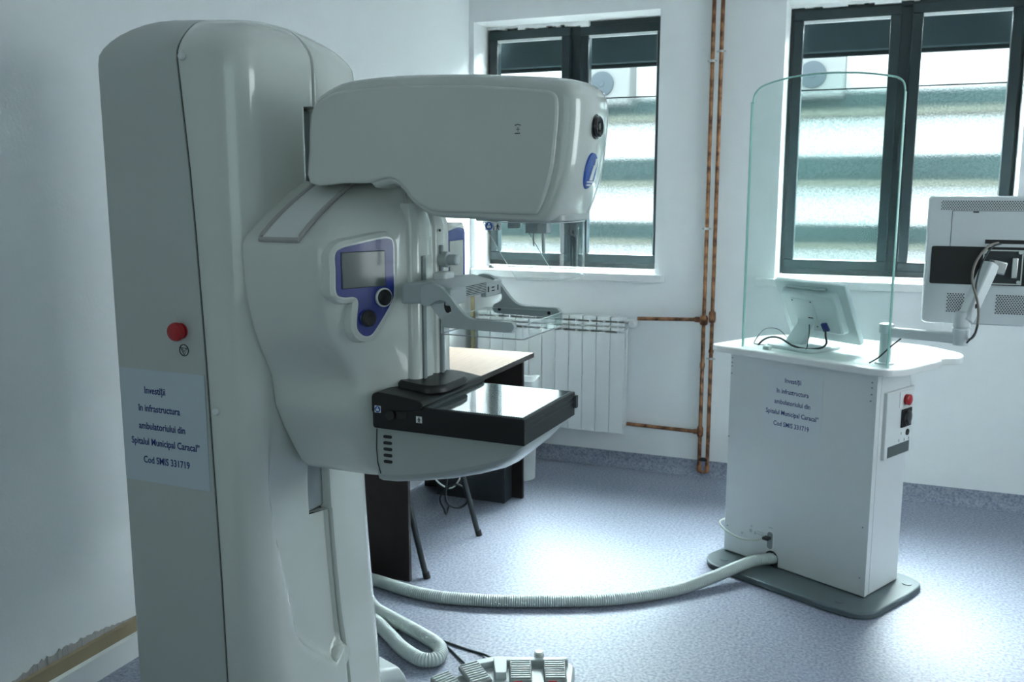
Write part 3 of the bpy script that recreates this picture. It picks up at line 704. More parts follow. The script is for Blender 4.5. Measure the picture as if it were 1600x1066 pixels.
def manual_sticker(u, v, z, s):
    st = sticker_eye(unit, (u, v, z), s)
    bm = nb(); lathe(bm, [(s * 0.92, 0.0), (s * 0.92, 0.0005), (0.0, 0.0005)], n=24, c=(u, v - 0.0006, z), axis='y'); link('blue_disc', bm, 'badge_blue', st, smooth=False)
    bm = nb(); box(bm, u - s * .45, u - s * .02, v - 0.0017, v - 0.0011, z - s * .45, z + s * .1); box(bm, u + s * .02, u + s * .45, v - 0.0017, v - 0.0011, z - s * .45, z + s * .1); box(bm, u - s * .2, u + s * .15, v - 0.0017, v - 0.0011, z + s * .2, z + s * .6); link('reader_symbol', bm, 'paper_white', st, smooth=False)
def person_sticker(u, v, z, s):
    st = sticker_eye(unit, (u, v, z), s)
    bm = nb(); y0, y1 = v - 0.0014, v - 0.0006
    lathe(bm, [(s * .17, 0), (s * .17, 0.0007), (0, 0.0007)], n=12, c=(u, v - 0.0006, z + s * .62), axis='y')
    box(bm, u - s * .18, u + s * .18, y0, y1, z - s * .15, z + s * .42)
    prism(bm, [(u - s * .18, z - s * .1), (u + s * .02, z - s * .1), (u - s * .2, z - s * .85), (u - s * .42, z - s * .85)], y0, y1); prism(bm, [(u - s * .02, z - s * .1), (u + s * .18, z - s * .1), (u + s * .42, z - s * .85), (u + s * .2, z - s * .85)], y0, y1)
    prism(bm, [(u - s * .15, z + s * .4), (u - s * .15, z + s * .2), (u - s * .55, z - s * .2), (u - s * .6, z - s * .05)], y0, y1); prism(bm, [(u + s * .15, z + s * .4), (u + s * .15, z + s * .2), (u + s * .55, z - s * .2), (u + s * .6, z - s * .05)], y0, y1)
    link('person_symbol', bm, 'ink_black', st, smooth=False)
manual_sticker(0.5355, 0.1495, 1.474, 0.0095); person_sticker(0.556, 0.1495, 1.473, 0.0080)

# breast support -------------------------------------------------------
bm = nb()
sp_ = [(0.262, 1.020), (0.262, 0.897), (0.30, 0.899), (0.36, 0.908), (0.43, 0.922), (0.50, 0.942), (0.56, 0.963), (0.605, 0.985), (0.63, 1.005), (0.634, 1.02)]
rings = []
for v, k in ((0.118, 0.0), (0.122, -0.012), (0.14, -0.022), (0.18, -0.032), (CV, -0.038), (2*CV-0.18, -0.032), (2*CV-0.14, -0.022), (2*CV-0.122, -0.012), (2*CV-0.118, 0.0)):
    rings.append([(u, v, z + (k if z < 1.0 else 0) * smooth(1.01, 0.93, z) if False else z + (k * max(0, min(1, (1.012 - z) / 0.05)))) for u, z in sp_])
loft(bm, rings); link('support_shell', bm, 'shell_dark', unit, ang=45)
bm = nb(); tube(bm, [(0.262, 0.1165, 1.006), (0.260, 0.1165, 0.96), (0.262, 0.1165, 0.925), (0.270, 0.1165, 0.899)], 0.0012, 6); link('shell_seam', bm, 'seam', unit)
for k in range(5):
    z = 0.989 - k * 0.0148; bm = nb(); pg = round_poly([(0.279, z - 0.0035), (0.301, z - 0.0035), (0.301, z + 0.0035), (0.279, z + 0.0035)], 0.0034); prism(bm, pg, 0.1155, 0.12); link('vent_slot', bm, 'rubber', unit, smooth=False)
bm = nb(); pg = round_poly([(0.262, 1.012), (0.640, 1.010), (0.640, 1.068), (0.40, 1.070), (0.262, 1.074)], [0.008, 0.002, 0.002, 0.001, 0.008]); prism(bm, pg, 0.10, 0.41)
tb = tag(link('breast_table', bm, 'black', unit, bevel=0.0025), 'black detector table')
bm = nb(); box(bm, 0.636, 0.6415, 0.1, 0.41, 1.0445, 1.0475); box(bm, 0.636, 0.6415, 0.1, 0.41, 1.0565, 1.059); box(bm, 0.636, 0.648, 0.398, 0.411, 1.03, 1.06); link('table_rib', bm, 'box_dark', tb, bevel=0.0006)
bm = nb(); box(bm, 0.385, 0.632, 0.110, 0.400, 1.068, 1.0705); tag(link('detector_surface', bm, 'ribbed', tb, smooth=False), 'glossy finely ribbed detector surface')
bm = nb(); pg = round_poly([(0.262, 1.05), (0.39, 1.064), (0.398, 1.076), (0.388, 1.086), (0.33, 1.094), (0.275, 1.098), (0.262, 1.09)], [0.004, 0.002, 0.005, 0.006, 0.01, 0.01, 0.01]); prism(bm, pg, 0.096, 0.414); link('table_back_cover', bm, 'black', unit, bevel=0.004)
bm = nb(); pg = round_poly([(0.285, 0.165), (0.372, 0.160), (0.400, 0.195), (0.400, 0.315), (0.372, 0.35), (0.285, 0.345)], 0.018); loft(bm, [[(u, v, 1.088) for u, v in pg], [(u, v, 1.106 - (u - 0.285) * 0.08) for u, v in pg], [(0.33 + (u - 0.33) * 0.9, CV + (v - CV) * 0.93, 1.113 - (u - 0.285) * 0.08) for u, v in pg]]); link('handle_pad', bm, 'black', unit, ang=50)
bm = nb(); lathe(bm, [(0.0, 0.0), (0.010, 0.0), (0.012, 0.003), (0.010, 0.006), (0.0, 0.006)], n=20, c=(0.312, 0.0965, 1.047), axis='y'); box(bm, 0.325, 0.352, 0.0985, 0.1015, 1.040, 1.056); link('latch', bm, 'rubber', tb, bevel=0.001)
manual_sticker(0.279, 0.0955, 1.058, 0.0080); person_sticker(0.384, 0.0995, 1.043, 0.0075)

# compression paddle carriage -----------------------------------------
bm = nb(); pg = round_poly([(0.325, 1.297), (0.42, 1.302), (0.455, 1.312), (0.455, 1.338), (0.40, 1.350), (0.325, 1.343)], 0.006); prism(bm, pg, 0.131, 0.345); cb = link('paddle_carriage', bm, 'grey_plastic', unit, bevel=0.004)
bm = nb()
for k in range(6): box(bm, 0.4535, 0.4562, 0.195 + 0.0, 0.30, 1.3155 + k * 0.0037, 1.3168 + k * 0.0037)
link('carriage_slots', bm, 'rubber', cb, smooth=False)
bm = nb(); pg = round_poly([(0.362, 0.205), (0.398, 0.205), (0.398, 0.255), (0.362, 0.255)], 0.01); loft(bm, [[(u, v, 1.344) for u, v in pg], [(u, v, 1.360) for u, v in pg], [(0.38 + (u - 0.38) * 0.8, 0.23 + (v - 0.23) * 0.8, 1.364) for u, v in pg]]); link('lock_tab', bm, 'white', cb)
bm = nb(); box(bm, 0.44, 0.456, 0.30, 0.388, 1.300, 1.336); xf = link('cross_bar', bm, 'grey_plastic', cb, bevel=0.003)
bm = nb()
for k, (a, b) in enumerate(((0.308, 0.314), (0.330, 0.345), (0.330, 0.345), (0.362, 0.366))): box(bm, 0.4558, 0.4568, a, b, 1.312 + (0.008 if k == 2 else 0), (1.325 if k in (0, 3) else 1.3145) + (0.008 if k == 2 else 0))
link('size_mark', bm, 'rubber', xf, smooth=False)
bm = nb(); box(bm, 0.44, 0.456, 0.122, 0.20, 1.300, 1.336); link('cross_bar', bm, 'grey_plastic', cb, bevel=0.003)
ARM = [(0.385, 1.302), (0.382, 1.325), (0.388, 1.340), (0.402, 1.3475), (0.425, 1.345), (0.447, 1.331), (0.466, 1.309), (0.486, 1.287), (0.503, 1.277), (0.525, 1.2735), (0.593, 1.2735), (0.605, 1.270), (0.609, 1.262), (0.604, 1.254), (0.595, 1.2505), (0.50, 1.2515), (0.446, 1.2525), (0.436, 1.2565), (0.433, 1.266), (0.438, 1.275), (0.452, 1.281), (0.4585, 1.289), (0.456, 1.300), (0.446, 1.309), (0.43, 1.312), (0.415, 1.306), (0.405, 1.299), (0.395, 1.297)]
for v0_, v1_ in ((0.116, 0.130), (0.382, 0.396)):
    AP = fine(ARM); bm = nb(); loft(bm, [[(x, v0_, z) for x, z in AP], [(x, v1_, z) for x, z in AP]]); pa = link('paddle_arm', bm, 'grey_plastic', unit, bevel=0.002, ang=40)
    for (u, z) in ((0.452, 1.263), (0.582, 1.260)) if v0_ > 0.3 else ():
        bm = nb(); lathe(bm, [(0.0042, 0.0), (0.0042, 0.0012), (0.0, 0.0012)], n=16, c=(u, v0_, z), axis='y'); link('screw', bm, 'rubber', pa, smooth=False)
bm = nb(); lathe(bm, [(0.014, -0.01), (0.014, 0.0), (0.012, 0.003), (0.0, 0.003)], c=(0.440, 0.138, 1.298), axis='y'); bmesh.ops.scale(bm, vec=(0.7, 1, 1.25), space=Matrix.Translation((-0.440, -0.14, -1.298)), verts=bm.verts); link('release_button', bm, 'rubber', cb)
bm = nb(); prism(bm, round_poly([(0.392, 1.300), (0.425, 1.262), (0.446, 1.266), (0.446, 1.312), (0.40, 1.312)], 0.004), 0.136, 0.165); link('release_lever', bm, 'silverwhite', cb, bevel=0.002)
# clear tray: floor + low rims
bm = nb(); cp = round_poly([(0.420, 0.134), (0.622, 0.134), (0.622, 0.378), (0.420, 0.378)], 0.012, 4)
ci = [(0.521 + (u - 0.521) * 0.982, CV + 0.001 + (v - CV - 0.001) * 0.985) for u, v in cp]
loft(bm, [[(u, v, 1.2665) for u, v in ci], [(u, v, 1.2665) for u, v in cp], [(u, v, 1.234) for u, v in cp]], cap0=False, cap1=True)
loft(bm, [[(u, v, 1.2665) for u, v in ci], [(u, v, 1.237) for u, v in ci]], cap0=False, cap1=True)
tr = tag(link('paddle_tray', bm, 'acrylic', unit, ang=40), 'clear plastic compression tray')
bm = nb(); tube(bm, [(u, v, 1.2345) for u, v in cp], 0.0015, 6, closed=True); link('tray_edge', bm, 'acrylic_edge', tr)
bm = nb(); tube(bm, [(u, v, 1.2665) for u, v in cp], 0.0009, 6, closed=True)
for q in (0, 5, 10, 15): tube(bm, [(cp[q + 2][0], cp[q + 2][1], 1.236), (cp[q + 2][0], cp[q + 2][1], 1.266)], 0.0007, 6)
link('tray_rim', bm, 'silverwhite', tr)

# foot of the column front
bm = nb(); pg = round_poly([(-0.30, 0.02), (0.05, 0.02), (0.09, 0.08), (0.09, 0.43), (0.05, 0.49), (-0.30, 0.49)], 0.03); prism(bm, pg, 0.0, 0.03, 'z'); link('floor_plate', bm, 'plate', unit, bevel=0.004)

# ------------------------------------------------------------------ foot controls and hoses on the floor
t = thing('foot_switch', 'single hooded grey foot switch with dark opening at the foot of the column', 'foot pedal', (-1.415, 2.275, 0), R(-22))
bm = nb(); prof = [(-0.10, 0), (0.10, 0), (0.10, 0.085), (0.08, 0.112), (-0.06, 0.118), (-0.10, 0.09)]
loft(bm, [[(x * 0.75, y, z * 0.0 if False else z * zz) for x, z in round_poly([(-0.10, 0.006), (0.10, 0.006), (0.093, 0.085), (0.07, 0.112), (-0.07, 0.112), (-0.093, 0.085)], 0.02)] for y, zz in ((-0.06, 1.0), (0.03, 1.02), (0.085, 0.9), (0.10, 0.7))]); link('hood', bm, 'grey_plastic', t, bevel=0.003)
bm = nb(); prism(bm, round_poly([(-0.062, 0.014), (0.062, 0.014), (0.060, 0.07), (0.045, 0.092), (-0.045, 0.092), (-0.060, 0.07)], 0.015), -0.0625, -0.055); link('pedal_opening', bm, 'rubber', t)
bm = nb(); box(bm, -0.085, 0.085, -0.13, 0.105, 0, 0.008); link('sole', bm, 'shell_dark', t, bevel=0.003)
bm = nb(); prism(bm, [(-0.14, 0.008), (-0.06, 0.008), (-0.06, 0.022), (-0.14, 0.012)], -0.045, 0.045, 'x'); 
link('pedal', bm, 'rubber', t, bevel=0.002)

fp = thing('foot_pedal_board', 'pale grey angled foot pedal board with four ribbed pedals on the floor', 'foot pedal', (-1.10, 2.58, 0))
def ped(cx, cy, a, parent):
    mt = Matrix.Translation((cx, cy, 0)) @ Matrix.Rotation(a, 4, 'Z')
    bm = nb(); loft(bm, [[(x, y, 0.028 if False else z) for x, y, z in ring] for ring in ([(-0.036, -0.055, 0.022), (0.036, -0.055, 0.022), (0.036, 0.045, 0.034), (-0.036, 0.045, 0.034)], [(-0.036, -0.055, 0.034), (0.036, -0.055, 0.034), (0.036, 0.045, 0.050), (-0.036, 0.045, 0.050)])]); xform(bm, mt); pd = link('pedal', bm, 'pedal_grey', parent, bevel=0.004)
    bm = nb()
    for k in range(9):
        y = -0.045 + k * 0.0105; z = 0.0345 + (y + 0.055) * 0.16; box(bm, -0.030, 0.030, y, y + 0.0045, z, z + 0.0035)
    xform(bm, mt); link('tread_ribs', bm, 'grey_plastic', pd, smooth=False)
    bm = nb(); box(bm, -0.022, 0.004, -0.0565, -0.054, 0.026, 0.0325); xform(bm, mt); link('red_mark', bm, 'red', pd, smooth=False)
bm = nb()
Wp = [(-0.16, -0.20), (-0.055, 0.018), (-0.02, 0.045), (0.02, 0.055), (0.19, 0.125), (0.215, 0.11), (0.25, -0.015), (0.235, -0.03), (0.03, -0.115), (-0.03, -0.27)]
pg = round_poly(Wp, 0.015)
loft(bm, [[(x, y, 0.0) for x, y in pg], [(x, y, 0.014) for x, y in pg], [(0.03 + (x - 0.03) * 0.97, -0.04 + (y + 0.04) * 0.97, 0.022) for x, y in pg]]); link('base', bm, 'grey_plastic', fp, ang=40)
bm = nb(); loft(bm, [[(x, y, z) for x, y, z in r] for r in ([(-0.09, -0.03, 0.02), (-0.055, 0.01, 0.02), (-0.02, 0.035, 0.02), (0.02, 0.045, 0.02), (0.19, 0.115, 0.02), (0.197, 0.095, 0.02), (0.03, 0.022, 0.02), (-0.01, 0.010, 0.02), (-0.035, -0.015, 0.02), (-0.07, -0.05, 0.02)], [(-0.09, -0.03, 0.045), (-0.055, 0.01, 0.045), (-0.02, 0.035, 0.045), (0.02, 0.045, 0.045), (0.19, 0.115, 0.045), (0.197, 0.095, 0.045), (0.03, 0.022, 0.045), (-0.01, 0.010, 0.045), (-0.035, -0.015, 0.045), (-0.07, -0.05, 0.045)])]); link('back_rail', bm, 'grey_plastic', fp, bevel=0.004)
A2 = R(23)
for (x, y, a) in ((0.075, -0.015, A2), (0.175, 0.028, A2), (-0.055, -0.085, R(52)), (-0.105, -0.175, R(60))): ped(x, y, a, fp)
bm = nb(); pg = round_poly([(-0.018, -0.05), (0.018, -0.05), (0.022, 0.05), (-0.022, 0.05)], 0.008); mt = Matrix.Translation((0.008, -0.022, 0)) @ Matrix.Rotation(R(25), 4, 'Z')
prism(bm, pg, 0.02, 0.048, 'z'); xform(bm, mt); link('divider', bm, 'grey_plastic', fp, bevel=0.003)
bm = nb(); lathe(bm, [(0.016, 0.04), (0.016, 0.055), (0.012, 0.060), (0, 0.060)], n=20, c=(0.10, 0.085, 0)); link('strain_relief', bm, 'shell', fp)

def hose(name, pts, r, label, pitch=0.0085, amp=0.12, material='hose', n=14):
    cm = catmull(pts, 24); # resample
    P = [Vector(p) for p in cm]; L_ = [0]
    for a, b in zip(P, P[1:]): L_.append(L_[-1] + (b - a).length)
    step = pitch / 4; cnt = int(L_[-1] / step); out = []; j = 0
    for i in range(cnt + 1):
        s = i * step
        while j < len(L_) - 2 and L_[j + 1] < s: j += 1
        t = (s - L_[j]) / max(1e-9, L_[j + 1] - L_[j]); out.append(P[j].lerp(P[j + 1], t))
    bm = nb(); tube(bm, out, lambda i: r * (1 + amp * 0.6 * cos(i * pi / 2)), n)
    return tag(link(name, bm, material, ang=80), label, 'hose')
hose('cable_hose', [(-2.2, 3.02, 0.024), (-1.98, 3.035, 0.024), (-1.82, 3.02, 0.024), (-1.655, 2.985, 0.024), (-1.49, 2.985, 0.024), (-1.257, 3.05, 0.024), (-0.926, 3.20, 0.024), (-0.72, 3.37, 0.024), (-0.60, 3.52, 0.035), (-0.47, 3.69, 0.058), (-0.375, 3.765, 0.062)], 0.0225, 'long grey corrugated hose curving across the floor to the console')
hose('cable_hose', [(-1.80, 2.74, 0.027), (-1.66, 2.715, 0.027), (-1.55, 2.64, 0.027), (-1.45, 2.565, 0.027), (-1.36, 2.525, 0.027), (-1.315, 2.555, 0.027), (-1.345, 2.625, 0.027), (-1.44, 2.68, 0.027), (-1.56, 2.73, 0.030), (-1.70, 2.80, 0.027), (-1.8, 2.9, 0.027)], 0.023, 'short loop of grey corrugated hose beside the foot of the column')
def cable(name, pts, r, label, material='cable', n=8, parent=None):
    bm = nb(); tube(bm, catmull(pts, 10), r, n); o = link(name, bm, material, parent, ang=80)
    if parent is None: tag(o, label, 'cable')
    return o
cable('floor_cable', [(-1.9, 2.88, 0.004), (-1.69, 2.80, 0.004), (-1.55, 2.74, 0.004), (-1.45, 2.725, 0.004), (-1.30, 2.69, 0.004), (-1.20, 2.67, 0.006), (-1.16, 2.62, 0.03), (-1.135, 2.60, 0.04)], 0.004, 'thin dark cable running over the floor to the pedal board', 'cable')
cable('floor_cable', [(-1.8, 2.62, 0.0045), (-1.62, 2.66, 0.0045), (-1.50, 2.735, 0.0125), (-1.38, 2.70, 0.0045), (-1.27, 2.62, 0.0045), (-1.2, 2.56, 0.01)], 0.0035, 'second thin cable crossing under the first beside the hose loop', 'cable')

# ------------------------------------------------------------------ console workstation
CA = R(-26.375)
con = thing('operator_console', 'white upright operator console cabinet on a grey base plate, right side of room', 'console', (-0.032, 3.577, 0), CA)
CL, CD = 0.641, 0.258
bm = nb(); box(bm, -CL, 0, 0, CD, 0.028, 0.885); cab = link('cabinet', bm, 'steel_white', con, bevel=0.004)
bm = nb(); box(bm, -0.012, 0.0015, -0.0015, 0.012, 0.03, 0.884); box(bm, 0.0, 0.0016, 0.03, 0.033, 0.03, 0.884); link('corner_strip', bm, 'steel_white', cab, bevel=0.001)
bm = nb(); pg = round_poly([(-0.635, -0.128), (-0.59, -0.165), (-0.05, -0.160), (0.045, -0.145), (0.09, -0.09), (0.095, 0.20), (0.085, 0.30), (0.02, 0.33), (-0.62, 0.33), (-0.66, 0.28), (-0.66, -0.08)], 0.045); prism(bm, pg, 0.0, 0.026, 'z'); link('base_plate', bm, 'plate', con, bevel=0.006)
for (x, y) in ((-0.575, -0.085), (-0.045, -0.095), (0.045, 0.25)):
    bm = nb(); lathe(bm, [(0.018, 0.026), (0.018, 0.0285), (0.0, 0.0285)], n=24, c=(x, y, 0)); link('floor_bolt', bm, 'plate', con, smooth=False)
bm = nb(); WT_ = [(-0.725, -0.015), (-0.68, -0.042), (-0.02, -0.042), (0.05, -0.030), (0.086, 0.05), (0.092, 0.31), (0.074, 0.335), (0.080, 0.372), (0.115, 0.41), (0.085, 0.53), (-0.12, 0.615), (-0.60, 0.52), (-0.71, 0.35)]
pg = round_poly(WT_, [0.01, 0.04, 0.06, 0.03, 0.05, 0.01, 0.012, 0.012, 0.03, 0.06, 0.08, 0.1, 0.06]); prism(bm, pg, 0.887, 0.915, 'z'); link('worktop', bm, 'worktop', con, bevel=0.006, seg=3)
# glass
bm = nb(); G = [(-0.59, 0.915), (0.028, 0.915), (0.028, 1.885), (0.022, 1.918), (0.0, 1.936), (-0.05, 1.948), (-0.14, 1.964), (-0.24, 1.973), (-0.33, 1.976), (-0.42, 1.973), (-0.50, 1.962), (-0.555, 1.948), (-0.582, 1.925), (-0.59, 1.89)]
prism(bm, G, 0.004, 0.014, 'y'); gl = tag(link('glass_screen', bm, 'lead_glass', con, ang=30), 'tall clear lead-glass screen with curved top')
bm = nb(); tube(bm, [(x, 0.009, z) for x, z in round_poly(G[1:], 0.03, 3)[2:-1]], 0.0035, 8); box(bm, 0.0275, 0.0300, 0.002, 0.016, 0.916, 1.886); box(bm, -0.5935, -0.5895, 0.003, 0.015, 0.916, 1.892); link('polished_edge', bm, 'glass_edge', gl)
bm = nb(); box(bm, -0.505, -0.475, 0.02, 0.045, 0.915, 0.93); link('glass_clip', bm, 'white', con, bevel=0.003)
# screws on cabinet
for (x, z) in ((-0.632, 0.865), (-0.632, 0.845), (-0.632, 0.83), (-0.632, 0.80), (-0.020, 0.855), (-0.020, 0.835), (-0.020, 0.81), (-0.022, 0.785), (-0.635, 0.53), (-0.625, 0.14), (-0.022, 0.30), (-0.022, 0.10)):
    bm = nb(); lathe(bm, [(0.003, 0), (0.003, 0.0015), (0, 0.0015)], n=10, c=(x, 0, z), axis='y'); link('screw', bm, 'pedal_grey', cab, smooth=False)
bm = nb(); box(bm, -0.476, -0.215, -0.0012, 0.0004, 0.555, 0.855); sheet2 = tag(link('paper_notice', bm, 'paper_con', con, smooth=False), 'pale printed notice on cabinet front')
lettering('text_line', [(s, e_, z_) for s, e_, z_ in zip(LINES, (-0.345, -0.345, -0.344, -0.344, -0.345), (0.807, 0.762, 0.718, 0.674, 0.628))], 0.0265, 'ink', sheet2, lambda a, b, c: Vector((a, -0.0016 - c, b)), k=0.83)
# side control panel
bm = nb(); box(bm, -0.002, 0.014, 0.058, 0.270, 0.555, 0.812); cpn = link('control_panel', bm, 'steel_white', con, bevel=0.003)
bm = nb(); box(bm, 0.014, 0.0165, 0.150, 0.262, 0.742, 0.802); link('button_plate', bm, 'white', cpn, bevel=0.001)
bm = nb(); lathe(bm, [(0.020, 0.014), (0.020, 0.020), (0.013, 0.022), (0.013, 0.022), (0.020, 0.023), (0.021, 0.032), (0.015, 0.036), (0, 0.037)], c=(0, 0.196, 0.770), axis='x'); tag(link('emergency_button', bm, 'red', con), 'red push button')
bm = nb(); box(bm, 0.014, 0.020, 0.170, 0.246, 0.662, 0.733); sw = link('rotary_switch', bm, 'black', con, bevel=0.002)
bm = nb(); lathe(bm, [(0.030, 0.020), (0.029, 0.026), (0.020, 0.028), (0.006, 0.028), (0, 0.028)], c=(0, 0.208, 0.698), axis='x'); link('dial', bm, 'black_gloss', sw)
bm = nb(); lathe(bm, [(0.0125, 0.014), (0.0125, 0.017), (0, 0.017)], n=24, c=(0, 0.228, 0.637), axis='x'); link('key_lock', bm, 'black', con)
bm = nb()
for (y, z) in ((0.180, 0.640), (0.165, 0.615), (0.207, 0.612), (0.243, 0.612)): box(bm, 0.0135, 0.0146, y - 0.003, y + 0.003, z - 0.006, z + 0.004)
link('panel_symbols', bm, 'pedal_grey', cpn, smooth=False)
bm = nb(); box(bm, 0.0135, 0.0152, 0.080, 0.248, 0.560, 0.602); tag(link('rating_plate', bm, 'label_dark', cpn, smooth=False), 'dark grey rating plate')
# cable port + hose mouth
bm = nb(); pg = round_poly([(-0.428, 0.098), (-0.402, 0.098), (-0.402, 0.170), (-0.428, 0.170)], 0.0125); prism(bm, [(-0.415 + (x + 0.415) * 1.35, 0.134 + (z - 0.134) * 1.12) for x, z in pg], -0.002, 0.002); cp_ = link('cable_port', bm, 'white', con, bevel=0.001)
bm = nb(); prism(bm, pg, -0.0026, -0.0015); link('port_opening', bm, 'slot', cp_, smooth=False)
bm = nb(); box(bm, -0.436, -0.408, -0.030, -0.002, 0.139, 0.151); xx = link('cable_plug', bm, 'rubber', cp_, bevel=0.003)
bm = nb(); lathe(bm, [(0.030, -0.001), (0.030, 0.003), (0.0, 0.003)], c=(-0.405, 0, 0.062), axis='y'); box(bm, -0.41, -0.375, -0.003, 0.001, 0.03, 0.062); link('hose_socket', bm, 'rubber', con)
bm = nb()
for (x, z, w_, h_) in ((-0.505, 0.170, 0.006, 0.010), (-0.508, 0.150, 0.014, 0.014), (-0.487, 0.146, 0.010, 0.014), (-0.462, 0.156, 0.035, 0.004), (-0.462, 0.146, 0.035, 0.003), (-0.55, 0.128, 0.010, 0.009), (-0.415, 0.188, 0.02, 0.004)): box(bm, x - w_ / 2, x + w_ / 2, -0.0008, 0.0, z - h_ / 2, z + h_ / 2)
link('printed_symbols', bm, 'grey_plastic', cab, smooth=False)
def conw(e, d, z):
    c, s = cos(CA), sin(CA); return (-0.032 + e * c - d * s, 3.577 + e * s + d * c, z)
cable('white_cable', [conw(-0.66, 0.12, 0.15), conw(-0.665, 0.02, 0.15), conw(-0.65, -0.02, 0.145), conw(-0.60, -0.03, 0.125), conw(-0.53, -0.035, 0.118), conw(-0.47, -0.032, 0.128), conw(-0.435, -0.028, 0.143)], 0.0045, 'pale cable looping round the console edge into its lower port', 'cable_white')

# touch monitor on the worktop ------------------------------------------
tm = thing('touch_monitor', 'tilted white touch monitor on a foot, seen from behind on the console', 'monitor', conw(-0.39, 0.16, 0.915), CA + R(-9))
TILT = R(-30)
mt = Matrix.Translation((0.03, 0.0, 0.125)) @ Matrix.Rotation(R(4), 4, 'Z') @ Matrix.Rotation(TILT, 4, 'X')
mt = Matrix.Translation((0.035, 0.005, 0.155)) @ Matrix.Rotation(R(27), 4, 'X')
bm = nb(); pg = round_poly([(-0.175, -0.135), (0.175, -0.135), (0.175, 0.135), (-0.175, 0.135)], 0.012); prism(bm, pg, 0.0, 0.022, 'y'); xform(bm, mt); link('bezel', bm, 'silverwhite', tm, bevel=0.005)
bm = nb(); pg = round_poly([(-0.140, -0.085), (0.135, -0.085), (0.135, 0.105), (-0.140, 0.105)], 0.02); loft(bm, [[(x, 0.001, z) for x, z in pg], [(x * 0.95, -0.022, z * 0.94) for x, z in pg], [(x * 0.9, -0.026, z * 0.88) for x, z in pg]]); xform(bm, mt); bs = link('back_housing', bm, 'silverwhite', tm, ang=30)
bm = nb(); box(bm, -0.11, 0.09, -0.012, 0.0, 0.108, 0.118); xform(bm, mt); link('vent_recess', bm, 'grey_plastic', bs, bevel=0.003)
bm = nb(); box(bm, -0.085, 0.02, -0.0295, -0.025, -0.058, 0.072); xform(bm, mt); mp_ = link('mount_plate', bm, 'silverwhite', bs, bevel=0.001)
bm = nb(); box(bm, -0.055, 0.005, -0.0305, -0.0292, -0.010, 0.030); xform(bm, mt); link('spec_label', bm, 'cable_white', mp_, smooth=False) if False else link('spec_label', bm, 'paper_con', bs, smooth=False)
for x in (-0.078, 0.013):
    for z in (-0.05, 0.064): bm = nb(); box(bm, x - 0.0025, x + 0.0025, -0.031, -0.029, z - 0.0025, z + 0.0025); xform(bm, mt); link('screw', bm, 'rubber', bs, smooth=False)
bm = nb(); box(bm, -0.02, 0.004, -0.031, -0.030, -0.014, -0.009); xform(bm, mt); link('barcode_mark', bm, 'rubber', bs, smooth=False)
bm = nb(); loft(bm, [[(-0.115, -0.005, 0.012), (-0.025, -0.005, 0.012), (-0.025, 0.025, 0.012), (-0.115, 0.025, 0.012)], [(-0.045, -0.01, 0.105), (0.035, -0.01, 0.105), (0.035, 0.025, 0.105), (-0.045, 0.025, 0.105)], [(-0.045, -0.012, 0.135), (0.035, -0.012, 0.135), (0.035, 0.012, 0.135), (-0.045, 0.012, 0.135)]]); link('neck', bm, 'silverwhite', tm, bevel=0.003)
bm = nb(); pg = round_poly([(-0.135, -0.095), (0.09, -0.095), (0.09, 0.11), (-0.135, 0.11)], 0.03); prism(bm, pg, 0.0, 0.014, 'z'); link('foot', bm, 'silverwhite', tm, bevel=0.004)
TM = tm.matrix_basis if False else Matrix.Translation(Vector(conw(-0.39, 0.16, 0.915))) @ Matrix.Rotation(CA + R(-9), 4, 'Z')
def tw(x, y, z): return tuple(TM @ Vector((x, y, z)))
cable('video_cable', [tw(0.088, 0.0, 0.098), tw(0.100, -0.012, 0.065), tw(0.112, -0.02, 0.040), tw(0.095, -0.03, 0.020), tw(0.05, -0.06, 0.012), tw(0.005, -0.085, 0.02), tw(-0.05, -0.10, 0.045), tw(-0.09, -0.11, 0.046), tw(-0.125, -0.115, 0.03), tw(-0.15, -0.118, 0.006)], 0.0042, 'black video cable arching on the worktop below the touch monitor', 'cable')
bm = nb(); box(bm, -0.013, 0.013, -0.008, 0.008, -0.018, 0.018); tag(link('video_plug', bm, 'vga_blue', loc=tw(0.088, 0.0, 0.100), rot=(R(20), R(-15), CA), bevel=0.002), 'blue video plug hanging at the back of the touch monitor', 'plug')
cable('signal_cable', [tw(0.03, -0.028, 0.105), tw(0.042, -0.04, 0.075), tw(0.055, -0.06, 0.045), tw(0.058, -0.075, 0.012), tw(0.02, -0.09, 0.006)], 0.002, 'thin grey wire hanging from the middle of the touch monitor', 'cable')
cable('signal_cable', [tw(-0.10, 0.0, 0.03), tw(-0.135, -0.02, 0.065), tw(-0.18, -0.05, 0.062), tw(-0.205, -0.08, 0.01), tw(-0.175, -0.10, 0.004), tw(-0.12, -0.09, 0.006)], 0.0018, 'thin grey wire loop on the worktop left of the touch monitor foot', 'cable')
